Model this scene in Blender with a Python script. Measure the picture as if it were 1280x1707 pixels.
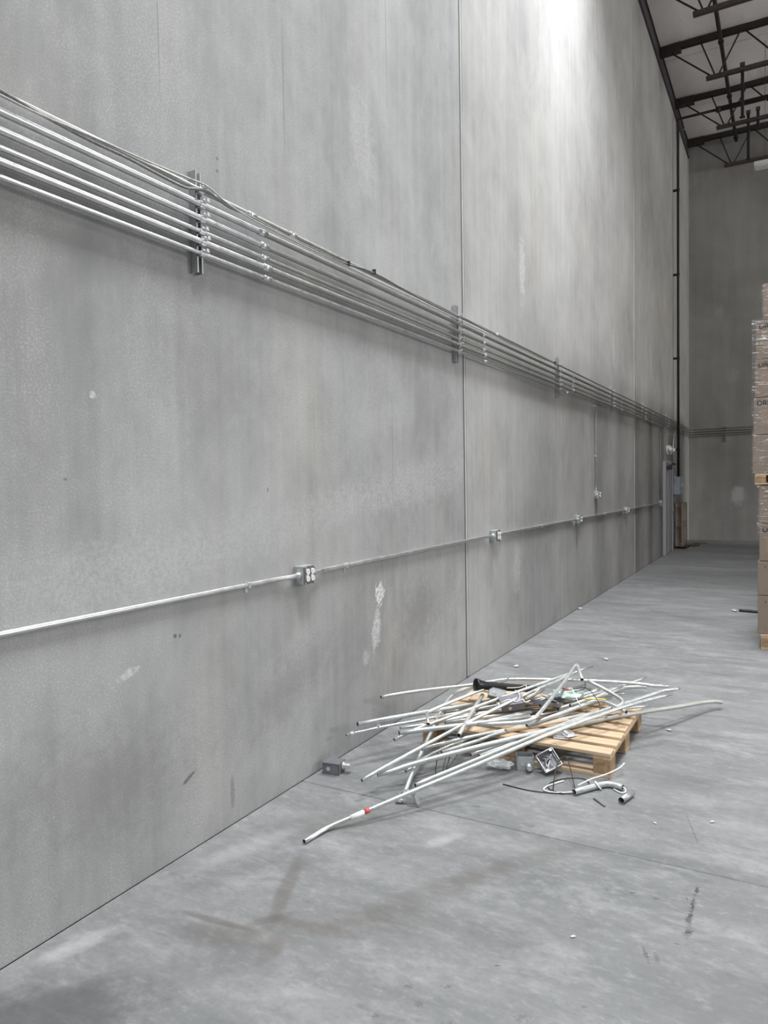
import bpy, bmesh, math, random
from mathutils import Vector, Matrix, Euler

for o in list(bpy.data.objects):
    bpy.data.objects.remove(o, do_unlink=True)
scene = bpy.context.scene
COL = scene.collection
random.seed(7)

# ------------------------------------------------------------------ camera
cam_data = bpy.data.cameras.new('camera')
cam = bpy.data.objects.new('camera', cam_data)
COL.objects.link(cam)
cam_data.sensor_fit = 'HORIZONTAL'
cam_data.sensor_width = 36.0
cam_data.lens = 1204.467 * 36.0 / 1280.0
cam_data.clip_end = 200
YAW, PITCH, ROLL = 0.5105, -0.0390, -0.0169
fw = Vector((-math.sin(YAW)*math.cos(PITCH), math.cos(YAW)*math.cos(PITCH), math.sin(PITCH)))
rt = Vector((math.cos(YAW), math.sin(YAW), 0))
up = rt.cross(fw)
rt2 = rt*math.cos(ROLL) + up*math.sin(ROLL)
up2 = -rt*math.sin(ROLL) + up*math.cos(ROLL)
cam.matrix_world = Matrix(((rt2.x, up2.x, -fw.x, 2.4535), (rt2.y, up2.y, -fw.y, 0.0),
                           (rt2.z, up2.z, -fw.z, 1.712), (0, 0, 0, 1)))
scene.camera = cam

# ------------------------------------------------------------------ light and exposure
scene.view_settings.view_transform = 'Standard'
scene.view_settings.look = 'None'
scene.view_settings.gamma = 1.0
scene.view_settings.use_curve_mapping = False
scene.view_settings.exposure = -0.26

world = bpy.data.worlds.new('world')
scene.world = world
world.use_nodes = True
world.node_tree.nodes['Background'].inputs[0].default_value = (0.8, 0.88, 1.0, 1)
world.node_tree.nodes['Background'].inputs[1].default_value = 0.3

def area(name, loc, rot, sx, sy, power, color=(1, 1, 1), spread=180):
    l = bpy.data.lights.new(name, 'AREA')
    l.shape = 'RECTANGLE'; l.size = sx; l.size_y = sy
    l.energy = power; l.color = color; l.spread = math.radians(spread)
    o = bpy.data.objects.new(name, l); COL.objects.link(o)
    o.location = loc; o.rotation_euler = rot
    return o

ROOF_Z = 10.95
X_FILL = 23.9
SKYLIGHTS = [  # x, y, watts, spread  (daylight through the roof's domes)
    (1.8, 8.5, 620, 118), (2.9, 1.8, 660, 150), (2.9, -4.8, 340, 150), (11.0, 2.0, 260, 150), (18.0, 2.0, 300, 150),  # rightmost one added to bounce light onto the ceiling and back wall
]
for i, (sx, sy, w, spr) in enumerate(SKYLIGHTS):
    area('skylight_daylight', (sx, sy, ROOF_Z - 0.13), (0, 0, 0), 2.4, 1.2, w, (0.97, 0.985, 1.0), spr)
# added fill lamp high on the unseen right wall, lifts the far end
area('window_daylight', (X_FILL, 15.0, 6.7), (math.radians(90), 0, math.radians(90)), 8.0, 4.6, 2000, (1.0, 0.985, 0.96), 180)
# added soft fill lamp at the wall behind the photographer, no door there
area('dock_door_daylight', (7.0, -8.9, 2.3), (math.radians(90), 0, 0), 7.0, 4.2, 130, (0.93, 0.97, 1.0), 180)

# ------------------------------------------------------------------ node helpers
class NT:
    def __init__(self, name):
        self.m = bpy.data.materials.new(name); self.m.use_nodes = True
        self.t = self.m.node_tree; self.n = self.t.nodes; self.l = self.t.links
        self.b = self.n['Principled BSDF']
        self.co = self.n.new('ShaderNodeTexCoord').outputs['Object']
    def link(self, a, b):
        self.l.new(a, b)
    def setin(self, sock, v):
        if hasattr(v, 'is_linked') or hasattr(v, 'links'):
            self.l.new(v, sock)
        else:
            sock.default_value = v
    def mapped(self, scale=(1, 1, 1), loc=(0, 0, 0), rot=(0, 0, 0)):
        k = self.n.new('ShaderNodeMapping'); self.link(self.co, k.inputs[0])
        k.inputs['Scale'].default_value = scale; k.inputs['Location'].default_value = loc
        k.inputs['Rotation'].default_value = rot
        return k.outputs[0]
    def noise(self, vec, scale, detail=4, rough=0.55, dist=0.0):
        k = self.n.new('ShaderNodeTexNoise'); self.link(vec, k.inputs['Vector'])
        k.inputs['Scale'].default_value = scale; k.inputs['Detail'].default_value = detail
        k.inputs['Roughness'].default_value = rough; k.inputs['Distortion'].default_value = dist
        return k.outputs['Fac']
    def rng(self, v, a, b, c=0.0, d=1.0, smooth=False):
        k = self.n.new('ShaderNodeMapRange')
        if smooth: k.interpolation_type = 'SMOOTHSTEP'
        self.link(v, k.inputs[0])
        for i, x in enumerate((a, b, c, d)): k.inputs[i+1].default_value = x
        return k.outputs[0]
    def math(self, op, a, b=0.0):
        k = self.n.new('ShaderNodeMath'); k.operation = op
        self.setin(k.inputs[0], a); self.setin(k.inputs[1], b)
        return k.outputs[0]
    def vmath(self, op, a, b):
        k = self.n.new('ShaderNodeVectorMath'); k.operation = op
        self.setin(k.inputs[0], a); self.setin(k.inputs[1], b)
        return k.outputs['Value'] if op == 'LENGTH' else k.outputs[0]
    def mix(self, f, a, b, blend='MIX'):
        k = self.n.new('ShaderNodeMix'); k.data_type = 'RGBA'; k.blend_type = blend
        self.setin(k.inputs[0], f); self.setin(k.inputs[6], a); self.setin(k.inputs[7], b)
        return k.outputs[2]
    def bump(self, h, strength, dist):
        k = self.n.new('ShaderNodeBump'); self.link(h, k.inputs['Height'])
        k.inputs['Strength'].default_value = strength; k.inputs['Distance'].default_value = dist
        self.link(k.outputs[0], self.b.inputs['Normal'])
    def ellipse(self, c, size, rot, noise, amt, hard, inner):
        """mask of a blotch: centre c, half sizes, rotation (euler), ragged by noise"""
        p = self.vmath('SUBTRACT', self.co, c)
        if any(rot):
            k = self.n.new('ShaderNodeVectorRotate'); k.rotation_type = 'EULER_XYZ'
            self.link(p, k.inputs['Vector']); k.inputs['Rotation'].default_value = rot
            p = k.outputs[0]
        p = self.vmath('MULTIPLY', p, tuple(1.0/s for s in size))
        d = self.vmath('LENGTH', p, (0, 0, 0))
        d = self.math('ADD', d, self.math('MULTIPLY', self.math('SUBTRACT', noise, 0.5), amt))
        return self.rng(d, inner, inner + hard, 1.0, 0.0, True)

def rgb(r, g, b): return (r, g, b, 1.0)

def plain(name, col, rough=0.6, metal=0.0, var=0.12, scale=12.0, spec=0.5, coat=0.0):
    t = NT(name)
    n = t.noise(t.co, scale, 5, 0.6)
    f = t.rng(n, 0.3, 0.7, 0, 1)
    c1 = tuple(min(1, x*(1-var)) for x in col) + (1,)
    c2 = tuple(min(1, x*(1+var)) for x in col) + (1,)
    t.link(t.mix(f, c1, c2), t.b.inputs['Base Color'])
    t.b.inputs['Roughness'].default_value = rough
    t.b.inputs['Metallic'].default_value = metal
    t.b.inputs['Specular IOR Level'].default_value = spec
    t.b.inputs['Coat Weight'].default_value = coat
    return t.m

# ------------------------------------------------------------------ concrete
def concrete_wall(name, base, stains_and_light, dark_marks, ya, yb, tint=(1, 1, 1), sand=1.0):
    t = NT(name)
    stains_and_light = [q for q in stains_and_light if q[0]+q[2]*1.6 > ya and q[0]-q[2]*1.6 < yb]
    dark_marks = [q for q in dark_marks if q[0]+q[2]*1.6 > ya and q[0]-q[2]*1.6 < yb]
    big = t.noise(t.co, 0.5, 3, 0.5, 0.0)
    mid = t.noise(t.mapped((1, 1, 0.7)), 1.9, 4, 0.72, 0.15)
    streak = t.noise(t.mapped((1, 7.0, 0.16)), 1.6, 4, 0.6)
    fine = t.noise(t.co, 105, 3, 0.65)
    grit = t.noise(t.co, 190, 2, 0.5)
    c = tuple(base*x for x in tint)
    lo = tuple(x*0.74 for x in c) + (1,); hi = tuple(x*1.20 for x in c) + (1,)
    f = t.math('ADD', t.math('MULTIPLY', big, 0.42), t.math('MULTIPLY', mid, 0.38))
    f = t.math('ADD', f, t.math('MULTIPLY', streak, 0.20))
    col = t.mix(t.rng(f, 0.36, 0.64, 0, 1), lo, hi)
    # trowelled sand speckle, patchy
    sp = t.math('MULTIPLY', t.rng(fine, 0.50, 0.70, 0, 1), t.rng(mid, 0.40, 0.60, 0.10, 1))
    col = t.mix(t.math('MULTIPLY', sp, 0.50*sand), col, tuple(min(1, x*1.75) for x in c) + (1,))
    col = t.mix(t.math('MULTIPLY', t.rng(grit, 0.52, 0.75, 0, 1), 0.30), col, tuple(x*0.55 for x in c) + (1,))
    warm = t.noise(t.mapped((1, 2.5, 0.4), (3, 1, 5)), 0.9, 4, 0.5)
    col = t.mix(t.rng(warm, 0.52, 0.75, 0, 0.5), col, t.mix(1.0, col, (1.04, 1.0, 0.93, 1), 'MULTIPLY'))
    rag = t.noise(t.co, 13, 4, 0.8)
    ragb = t.noise(t.co, 42, 3, 0.7)
    for (y, z, hy, hz, tilt, amount, shade, hard) in stains_and_light:
        m = t.ellipse((0, y, z), (10, hy, hz), (tilt, 0, 0), rag, 2.6, hard, 0.5)
        m = t.math('MULTIPLY', t.math('MULTIPLY', m, amount), t.rng(ragb, 0.38, 0.60, 0.15, 1))
        col = t.mix(m, col, (shade, shade, shade*1.02, 1))
    for (y, z, hy, hz, tilt, amount, shade) in dark_marks:
        wide = hy > 0.1 and hz > 0.1
        m = t.ellipse((0, y, z), (10, hy, hz), (tilt, 0, 0), rag if wide else ragb, 2.4 if wide else 0.9, 1.3 if wide else 0.5, 0.1 if wide else 0.5)
        col = t.mix(t.math('MULTIPLY', m, amount), col, (shade, shade*0.97, shade*0.95, 1))
    t.link(col, t.b.inputs['Base Color'])
    t.b.inputs['Roughness'].default_value = 0.78
    t.b.inputs['Specular IOR Level'].default_value = 0.35
    t.bump(fine, 0.30, 0.005)
    return t.m

WALL_STAINS_AND_LIGHT = [  # y, z, half y, half z, tilt, amount, shade, softness
    (4.30, 0.97, 0.07, 0.10, 0.0, 0.95, 0.86, 0.35),
    (4.25, 0.72, 0.065, 0.17, 0.12, 0.75, 0.72, 0.5),
    (4.10, 0.56, 0.05, 0.07, -0.4, 0.45, 0.66, 0.5),
    (7.19, 0.83, 0.13, 0.26, 0.12, 0.45, 0.68, 0.7),
    (4.18, 3.97, 0.16, 0.32, -0.15, 0.30, 0.62, 0.8),
    (7.44, 3.97, 0.10, 0.36, 0.0, 0.55, 0.66, 0.7),
    (12.0, 3.83, 0.12, 0.35, 0.0, 0.5, 0.62, 0.6),
    (12.9, 0.95, 0.15, 0.22, 0.0, 0.5, 0.60, 0.6),
    (15.6, 4.2, 0.16, 0.5, 0.0, 0.45, 0.60, 0.6),
    (20.4, 2.2, 0.2, 0.5, 0.0, 0.40, 0.55, 0.6),
    (1.99, 2.09, 0.022, 0.02, 0.0, 0.85, 0.62, 0.4),
    (2.13, 0.92, 0.075, 0.022, -0.25, 0.8, 0.66, 0.5),
    (3.0, 1.46, 1.2, 0.12, -0.12, 0.40, 0.52, 1.1),
    (4.9, 1.72, 0.9, 0.15, -0.10, 0.40, 0.54, 1.1),
    (2.1, 1.36, 0.5, 0.12, 0.0, 0.40, 0.52, 1.1),
    (5.5, 0.95, 0.3, 0.3, 0.0, 0.22, 0.50, 0.9),
    (3.3, 0.75, 0.35, 0.10, -0.35, 0.28, 0.50, 0.9),
    (9.5, 1.35, 0.5, 0.16, 0.2, 0.25, 0.55, 0.9),
    (9.0, 4.9, 3.2, 0.16, 0.33, 0.12, 0.52, 1.2),  # diagonal edge of a skylight shaft, painted lighter on the wall
    (8.6, 6.9, 3.0, 0.16, 0.36, 0.12, 0.52, 1.2),  # upper shaft edge, light put into the wall colour
    (4.3, 2.35, 0.6, 0.3, 0.1, 0.20, 0.50, 0.9),
]
WALL_MARKS = [
    (2.40, 3.85, 0.004, 0.55, 0.0, 0.45, 0.13), (3.32, 3.9, 0.006, 0.5, 0.0, 0.5, 0.16),
    (4.52, 4.9, 0.006, 0.8, 0.0, 0.5, 0.16), (4.52, 2.0, 0.006, 0.5, 0.0, 0.45, 0.14),
    (4.52, 0.95, 0.006, 0.18, 0.0, 0.4, 0.14), (3.55, 2.05, 0.005, 0.3, 0.0, 0.25, 0.16),
    (2.46, 0.345, 0.06, 0.013, -0.42, 0.7, 0.10), (2.76, 0.165, 0.02, 0.11, 0.0, 0.4, 0.12),
    (2.40, 1.03, 0.014, 0.012, 0.6, 0.7, 0.08), (2.43, 1.025, 0.012, 0.012, -0.4, 0.6, 0.08),
    (2.766, 3.32, 0.012, 0.010, 0.5, 0.6, 0.10), (2.763, 3.26, 0.012, 0.010, -0.5, 0.6, 0.10),
    (4.92, 0.73, 0.35, 0.26, 0.2, 0.42, 0.16), (2.0, 0.5, 0.5, 0.25, 0.2, 0.30, 0.16),
    (1.85, 1.75, 0.012, 0.006, 0.2, 0.6, 0.10), (3.1, 1.69, 0.010, 0.016, 0.1, 0.5, 0.12),
    (3.33, 0.62, 0.5, 0.18, -0.4, 0.32, 0.17), (5.3, 2.3, 0.35, 0.4, 0.0, 0.25, 0.18), (2.6, 2.3, 0.5, 0.3, 0.3, 0.20, 0.18), (15.2, 4.9, 0.02, 0.18, 0, 0.5, 0.12),
    (16.2, 1.2, 0.7, 0.8, 0, 0.25, 0.14),
]
M_WALLS = [concrete_wall('concrete_wall_panel_%d' % i, (0.35, 0.35, 0.385, 0.36)[i], WALL_STAINS_AND_LIGHT, WALL_MARKS, a, b, ((0.99, 1.0, 1.0), (0.99, 1.0, 1.0), (1.0, 0.998, 0.985), (1.01, 0.995, 0.965))[i], (1.0, 1.0, 0.35, 0.3)[i])
           for i, (a, b) in enumerate(((-9, -2.08), (-2.08, 5.845), (5.845, 13.77), (13.77, 22)))]

def concrete_back(name):
    t = NT(name)
    big = t.noise(t.co, 0.5, 5, 0.6, 0.5)
    streak = t.noise(t.mapped((3.0, 1, 0.25)), 1.5, 4, 0.6)
    f = t.math('ADD', t.math('MULTIPLY', big, 0.7), t.math('MULTIPLY', streak, 0.3))
    col = t.mix(t.rng(f, 0.36, 0.64, 0, 1), rgb(0.27, 0.262, 0.25), rgb(0.40, 0.392, 0.375))
    rag = t.noise(t.co, 5, 6, 0.7)
    for (x, z, hx, hz, a) in ((1.28, 1.22, 0.20, 0.30, 1.0), (1.1, 4.5, 0.2, 0.22, 0.3), (0.8, 6.2, 0.12, 0.25, 0.25)):
        m = t.ellipse((x, 0, z), (hx, 100, hz), (0, 0, 0), rag, 2.2, 0.6, 0.5)
        col = t.mix(t.math('MULTIPLY', m, a), col, rgb(0.5, 0.5, 0.5))
    t.link(col, t.b.inputs['Base Color'])
    t.b.inputs['Roughness'].default_value = 0.85
    t.bump(big, 0.2, 0.01)
    return t.m
M_BACK = concrete_back('concrete_back_wall')

def concrete_floor(name, ya, yb):
    t = NT(name)
    big = t.noise(t.co, 0.55, 4, 0.55, 0.4)
    sweep = t.noise(t.mapped((0.7, 2.4, 1), (0, 0, 0), (0, 0, 0.35)), 1.8, 4, 0.70, 0.25)
    fine = t.noise(t.co, 55, 2, 0.65)
    f = t.math('ADD', t.math('MULTIPLY', big, 0.45), t.math('MULTIPLY', sweep, 0.55))
    col = t.mix(t.rng(f, 0.34, 0.66, 0, 1), rgb(0.15, 0.156, 0.158), rgb(0.258, 0.261, 0.264))
    pale = t.noise(t.mapped((1.0, 2.0, 1), (4, 2, 0), (0, 0, -0.5)), 2.6, 4, 0.76, 0.35)
    col = t.mix(t.rng(pale, 0.50, 0.72, 0, 0.5), col, rgb(0.38, 0.384, 0.388))
    col = t.mix(t.rng(fine, 0.5, 0.75, 0, 0.22), col, rgb(0.11, 0.115, 0.12))
    fleck = t.noise(t.mapped((1.0, 1.6, 1)), 16, 4, 0.7)
    col = t.mix(t.rng(fleck, 0.52, 0.72, 0, 0.35), col, rgb(0.115, 0.12, 0.122))
    col = t.mix(t.rng(fleck, 0.30, 0.46, 0.35, 0), col, rgb(0.38, 0.384, 0.388))
    rag = t.noise(t.co, 9, 4, 0.72)
    ragb = t.noise(t.co, 75, 3, 0.8)
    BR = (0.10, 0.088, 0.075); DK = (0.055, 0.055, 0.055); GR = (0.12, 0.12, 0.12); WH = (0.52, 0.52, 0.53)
    marks = [  # x, y, half along, half across, angle, amount, colour, ragged by (0 broad, 1 fine), softness
        (0.50, 2.095, 0.19, 0.018, 0.10, 0.75, BR, 0, 0.6), (0.67, 2.20, 0.10, 0.025, 0.9, 0.6, BR, 0, 0.6),
        (0.60, 2.40, 0.24, 0.035, 1.98, 0.62, BR, 0, 0.6), (0.53, 2.60, 0.05, 0.05, 0, 0.4, BR, 0, 0.8),
        (0.62, 2.05, 0.20, 0.06, 0.35, 0.5, BR, 0, 0.8), (0.79, 2.06, 0.08, 0.04, 1.9, 0.45, BR, 0, 0.7),
        (0.85, 2.24, 0.17, 0.03, 0.15, 0.5, BR, 0, 0.7), (1.02, 2.36, 0.30, 0.07, 0.55, 0.35, BR, 0, 0.9),
        (1.15, 2.65, 0.34, 0.06, 1.05, 0.42, BR, 0, 0.9), (1.40, 3.05, 0.28, 0.045, 0.95, 0.32, BR, 0, 0.9), (0.45, 3.0, 0.35, 0.12, 0.9, 0.30, BR, 0, 0.9),
        (0.36, 1.46, 0.24, 0.12, 0.6, 0.62, DK, 0, 0.9), (0.55, 1.75, 0.25, 0.10, 0.9, 0.30, GR, 0, 0.9),
        (0.30, 2.35, 0.2, 0.07, 1.2, 0.30, GR, 0, 0.9),
        (0.12, 1.72, 0.17, 0.05, 1.25, 0.35, WH, 0, 0.7), (0.22, 2.6, 0.25, 0.06, 1.2, 0.22, WH, 0, 0.9),
        (1.02, 3.10, 0.10, 0.04, 1.1, 0.35, WH, 0, 0.8),
        (2.13, 3.19, 0.050, 0.013, 1.62, 0.9, DK, 1, 0.5), (2.125, 3.07, 0.05, 0.014, 1.62, 0.9, DK, 1, 0.5),
        (2.122, 2.97, 0.06, 0.018, 1.55, 0.92, DK, 1, 0.5), (2.13, 2.87, 0.045, 0.022, 1.5, 0.85, DK, 1, 0.5),
        (2.127, 3.02, 0.20, 0.007, 1.60, 0.6, DK, 1, 0.8), (2.10, 2.78, 0.022, 0.006, 0.0, 0.8, DK, 1, 0.5), (2.15, 3.29, 0.03, 0.006, 0.0, 0.6, DK, 1, 0.5),
        (2.01, 2.67, 0.07, 0.012, 1.95, 0.6, DK, 1, 0.6), (2.05, 2.66, 0.05, 0.012, 1.95, 0.45, DK, 1, 0.6),
        (1.90, 3.05, 0.02, 0.010, 0.5, 0.7, DK, 1, 0.5), (1.99, 3.05, 0.018, 0.012, 0.5, 0.6, DK, 1, 0.5),
        (2.10, 3.10, 0.03, 0.008, 1.9, 0.5, DK, 1, 0.5), (1.80, 3.02, 0.012, 0.008, 0.5, 0.5, DK, 1, 0.5),
        (1.56, 2.36, 0.02, 0.006, 0.3, 0.8, DK, 1, 0.5), (1.33, 2.12, 0.025, 0.020, 0.5, 0.4, DK, 1, 0.6),
        (1.40, 2.06, 0.02, 0.018, 0.2, 0.4, DK, 1, 0.6), (1.30, 1.95, 0.018, 0.015, 0.2, 0.5, DK, 1, 0.6),
        (1.52, 2.02, 0.03, 0.016, 0.6, 0.4, DK, 1, 0.6), (1.72, 2.16, 0.04, 0.02, 0.6, 0.4, DK, 1, 0.6),
        (1.45, 2.18, 0.016, 0.012, 0.6, 0.5, DK, 1, 0.6), (1.88, 2.30, 0.02, 0.006, 0.3, 0.6, DK, 1, 0.6),
        (1.02, 3.50, 0.05, 0.018, 0.2, 0.45, DK, 1, 0.7), (1.15, 3.40, 0.03, 0.012, 0.4, 0.4, DK, 1, 0.7),
        (1.35, 3.42, 0.03, 0.012, 0.4, 0.4, DK, 1, 0.7), (0.78, 3.32, 0.03, 0.015, 0.4, 0.35, DK, 1, 0.7),
        (1.95, 4.25, 0.28, 0.14, 0.5, 0.30, GR, 0, 0.9), (2.05, 3.75, 0.25, 0.005, 1.85, 0.5, DK, 1, 0.6),
        (2.4, 2.6, 0.3, 0.2, 0.4, 0.30, GR, 0, 0.9), (1.6, 2.55, 0.3, 0.12, 0.9, 0.25, GR, 0, 0.9),
        (0.75, 3.24, 0.09, 0.006, 0.9, 0.4, DK, 1, 0.6), (0.27, 3.30, 0.06, 0.006, 0.3, 0.8, DK, 1, 0.5),
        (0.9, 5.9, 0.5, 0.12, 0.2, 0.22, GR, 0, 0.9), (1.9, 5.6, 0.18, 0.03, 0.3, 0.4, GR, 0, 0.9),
        (1.3, 9.5, 0.8, 0.3, 0.1, 0.25, GR, 0, 0.9), (1.2, 13.6, 1.6, 1.3, 0.0, 0.5, GR, 0, 0.9),  # last one: shade of the stacked goods painted onto the far floor
    ]
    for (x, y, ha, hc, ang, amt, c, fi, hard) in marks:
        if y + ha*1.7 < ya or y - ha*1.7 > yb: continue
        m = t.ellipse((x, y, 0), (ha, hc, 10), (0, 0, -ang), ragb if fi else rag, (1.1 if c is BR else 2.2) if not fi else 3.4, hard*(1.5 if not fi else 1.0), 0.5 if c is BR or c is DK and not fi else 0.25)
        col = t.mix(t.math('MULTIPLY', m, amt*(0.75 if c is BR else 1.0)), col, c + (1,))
    t.link(col, t.b.inputs['Base Color'])
    t.link(t.rng(sweep, 0.3, 0.7, 0.40, 0.62), t.b.inputs['Roughness'])
    t.b.inputs['Specular IOR Level'].default_value = 0.4
    t.bump(fine, 0.08, 0.003)
    return t.m
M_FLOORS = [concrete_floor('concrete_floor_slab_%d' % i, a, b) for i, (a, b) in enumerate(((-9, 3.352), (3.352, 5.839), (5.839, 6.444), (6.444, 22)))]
M_JDARK = plain('joint_backer', (0.13, 0.13, 0.13), 0.9)
M_JOINT = plain('joint_dark', (0.05, 0.05, 0.05), 0.9)
M_SEAL = plain('joint_sealant', (0.56, 0.56, 0.52), 0.7, var=0.15, scale=4)

def galvanised(name, col, rough, metal, dirt):
    t = NT(name)
    n = t.noise(t.co, 26, 5, 0.6); s = t.noise(t.co, 6, 4, 0.6)
    c = t.mix(t.rng(n, 0.3, 0.7, 0, 1), tuple(x*0.9 for x in col)+(1,), tuple(min(1, x*1.08) for x in col)+(1,))
    c = t.mix(t.rng(s, 0.5, 0.75, 0, dirt), c, rgb(0.28, 0.27, 0.25))
    t.link(c, t.b.inputs['Base Color'])
    t.link(t.rng(n, 0.3, 0.7, rough-0.06, rough+0.1), t.b.inputs['Roughness'])
    t.b.inputs['Metallic'].default_value = metal
    return t.m
M_EMT = galvanised('galvanised_conduit', (0.60, 0.61, 0.62), 0.33, 0.88, 0.15)
M_EMTDIM = galvanised('dusty_wall_conduit', (0.40, 0.405, 0.385), 0.40, 0.8, 0.35)
M_EMTB = [galvanised('bright_scrap_conduit', (0.66, 0.69, 0.68), 0.34, 0.82, 0.18),
          galvanised('grey_scrap_conduit', (0.58, 0.60, 0.61), 0.4, 0.7, 0.30),
          galvanised('dull_scrap_conduit', (0.52, 0.52, 0.49), 0.5, 0.5, 0.35)]
M_BORE = plain('conduit_bore', (0.10, 0.10, 0.10), 0.7, 0.3)
M_STRUT = galvanised('strut_steel', (0.46, 0.47, 0.48), 0.45, 0.7, 0.3)
M_ZINC = galvanised('zinc_fitting', (0.72, 0.73, 0.74), 0.3, 0.75, 0.1)
M_BOX = galvanised('box_steel', (0.50, 0.53, 0.54), 0.42, 0.5, 0.2)
M_WHITE = plain('white_plastic', (0.85, 0.85, 0.84), 0.4, var=0.03)
M_SLOT = plain('dark_slot', (0.03, 0.03, 0.03), 0.6)
M_COVER = plain('outlet_cover_dark_steel', (0.20, 0.20, 0.20), 0.4, 0.6)
M_CABLE = plain('armoured_cable', (0.20, 0.20, 0.20), 0.5, 0.4, var=0.3, scale=60)
M_CABLE2 = plain('grey_cable', (0.42, 0.42, 0.40), 0.5, 0.2, var=0.2, scale=40)
M_BLACK = plain('black_plastic', (0.014, 0.014, 0.015), 0.35)
M_BLKPIPE = plain('black_iron_pipe', (0.018, 0.015, 0.015), 0.6)
M_STEEL = plain('brown_primer_steel', (0.035, 0.027, 0.026), 0.6, 0.1, var=0.25)
M_STEELB = plain('brown_primer_chord', (0.085, 0.066, 0.062), 0.6, 0.1, var=0.25)
M_LEDGER = plain('ledger_steel', (0.055, 0.045, 0.05), 0.6, 0.1)
M_DOOR = plain('grey_door_paint', (0.40, 0.40, 0.42), 0.5, var=0.05, scale=3)
M_PANELBOX = plain('blue_grey_enclosure', (0.36, 0.42, 0.48), 0.45, var=0.04)
M_GREYMET = plain('dark_grey_metal', (0.20, 0.20, 0.22), 0.5, 0.4, var=0.2)
M_TAPE = plain('tape_white', (0.85, 0.85, 0.83), 0.5, var=0.03)
M_RED = plain('red_plastic', (0.55, 0.10, 0.09), 0.5)
M_YEL = plain('yellow_wire', (0.75, 0.62, 0.16), 0.5)
M_CREAM = plain('cream_wire', (0.80, 0.76, 0.62), 0.5)
M_TEAL = plain('pale_green_plastic', (0.50, 0.60, 0.57), 0.25, spec=0.8)
M_SCRAP = plain('paper_scrap', (0.5, 0.5, 0.5), 0.7)
M_BRUST = plain('red_brown_wood', (0.17, 0.10, 0.085), 0.7, var=0.3)

def wood(name, a, b, axis):
    t = NT(name)
    sc = [14, 14, 14]; sc[axis] = 0.8
    g = t.noise(t.mapped(tuple(sc)), 1.6, 6, 0.6, 1.2)
    k = t.noise(t.co, 3.5, 3, 0.5)
    c = t.mix(t.rng(g, 0.32, 0.68, 0, 1), a + (1,), b + (1,))
    kn = t.rng(t.noise(t.co, 9, 2, 0.4, 1.5), 0.68, 0.76, 0, 0.6)
    c = t.mix(kn, c, tuple(x*0.4 for x in a) + (1,))
    c = t.mix(t.rng(k, 0.5, 0.8, 0, 0.3), c, tuple(x*0.6 for x in a) + (1,))
    t.link(c, t.b.inputs['Base Color'])
    t.b.inputs['Roughness'].default_value = 0.72
    t.bump(g, 0.2, 0.004)
    return t.m
M_WOODX = wood('pine_along_x', (0.47, 0.34, 0.215), (0.66, 0.51, 0.355), 0)
M_WOODY = wood('pine_along_y', (0.42, 0.29, 0.17), (0.60, 0.45, 0.29), 1)
M_BLOCK = wood('pine_block', (0.27, 0.17, 0.085), (0.46, 0.32, 0.19), 1)
M_WOODG = wood('weathered_wood', (0.24, 0.19, 0.16), (0.42, 0.35, 0.30), 2)
def cardboard():
    t = NT('brown_cardboard')
    n = t.noise(t.co, 3, 4, 0.6); f = t.noise(t.mapped((60, 60, 3)), 3, 3, 0.6)
    c = t.mix(t.rng(n, 0.3, 0.7, 0, 1), rgb(0.235, 0.182, 0.142), rgb(0.30, 0.24, 0.19))
    c = t.mix(t.rng(f, 0.4, 0.7, 0, 0.15), c, rgb(0.18, 0.135, 0.10))
    t.link(c, t.b.inputs['Base Color']); t.b.inputs['Roughness'].default_value = 0.75
    return t.m
M_CARD = cardboard()
M_INK = plain('black_ink', (0.02, 0.018, 0.016), 0.7)
M_LABEL = plain('carton_tape', (0.31, 0.225, 0.18), 0.3, var=0.06)

def film():
    t = NT('stretch_film')
    b = t.b
    n1 = t.noise(t.mapped((5, 5, 30), (0, 0, 0), (0.08, 0.05, 0)), 1.6, 5, 0.7, 1.0)
    n2 = t.noise(t.mapped((18, 18, 60)), 1.0, 3, 0.6)
    b.inputs['Base Color'].default_value = rgb(0.95, 0.93, 0.92)
    b.inputs['Roughness'].default_value = 0.16
    b.inputs['Specular IOR Level'].default_value = 0.9
    t.bump(t.math('ADD', n1, t.math('MULTIPLY', n2, 0.4)), 1.0, 0.03)
    tr = t.n.new('ShaderNodeBsdfTransparent')
    mx = t.n.new('ShaderNodeMixShader')
    fac = t.rng(n1, 0.55, 0.64, 0.05, 0.80)  # noise streaks of opaque white, painted glints on the film's wrinkles
    t.link(fac, mx.inputs[0]); t.link(tr.outputs[0], mx.inputs[1]); t.link(b.outputs[0], mx.inputs[2])
    out = [k for k in t.n if k.type == 'OUTPUT_MATERIAL'][0]
    t.link(mx.outputs[0], out.inputs[0])
    return t.m
M_FILM = film()
def clear_plastic():
    t = NT('clear_plastic')
    b = t.b
    b.inputs['Base Color'].default_value = rgb(0.85, 0.87, 0.88); b.inputs['Roughness'].default_value = 0.15
    n = t.noise(t.co, 30, 4, 0.6)
    t.bump(n, 0.8, 0.01)
    tr = t.n.new('ShaderNodeBsdfTransparent'); mx = t.n.new('ShaderNodeMixShader')
    t.link(t.rng(n, 0.35, 0.65, 0.25, 0.7), mx.inputs[0])
    t.link(tr.outputs[0], mx.inputs[1]); t.link(b.outputs[0], mx.inputs[2])
    out = [k for k in t.n if k.type == 'OUTPUT_MATERIAL'][0]
    t.link(mx.outputs[0], out.inputs[0])
    return t.m
M_CLEAR = clear_plastic()
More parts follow.
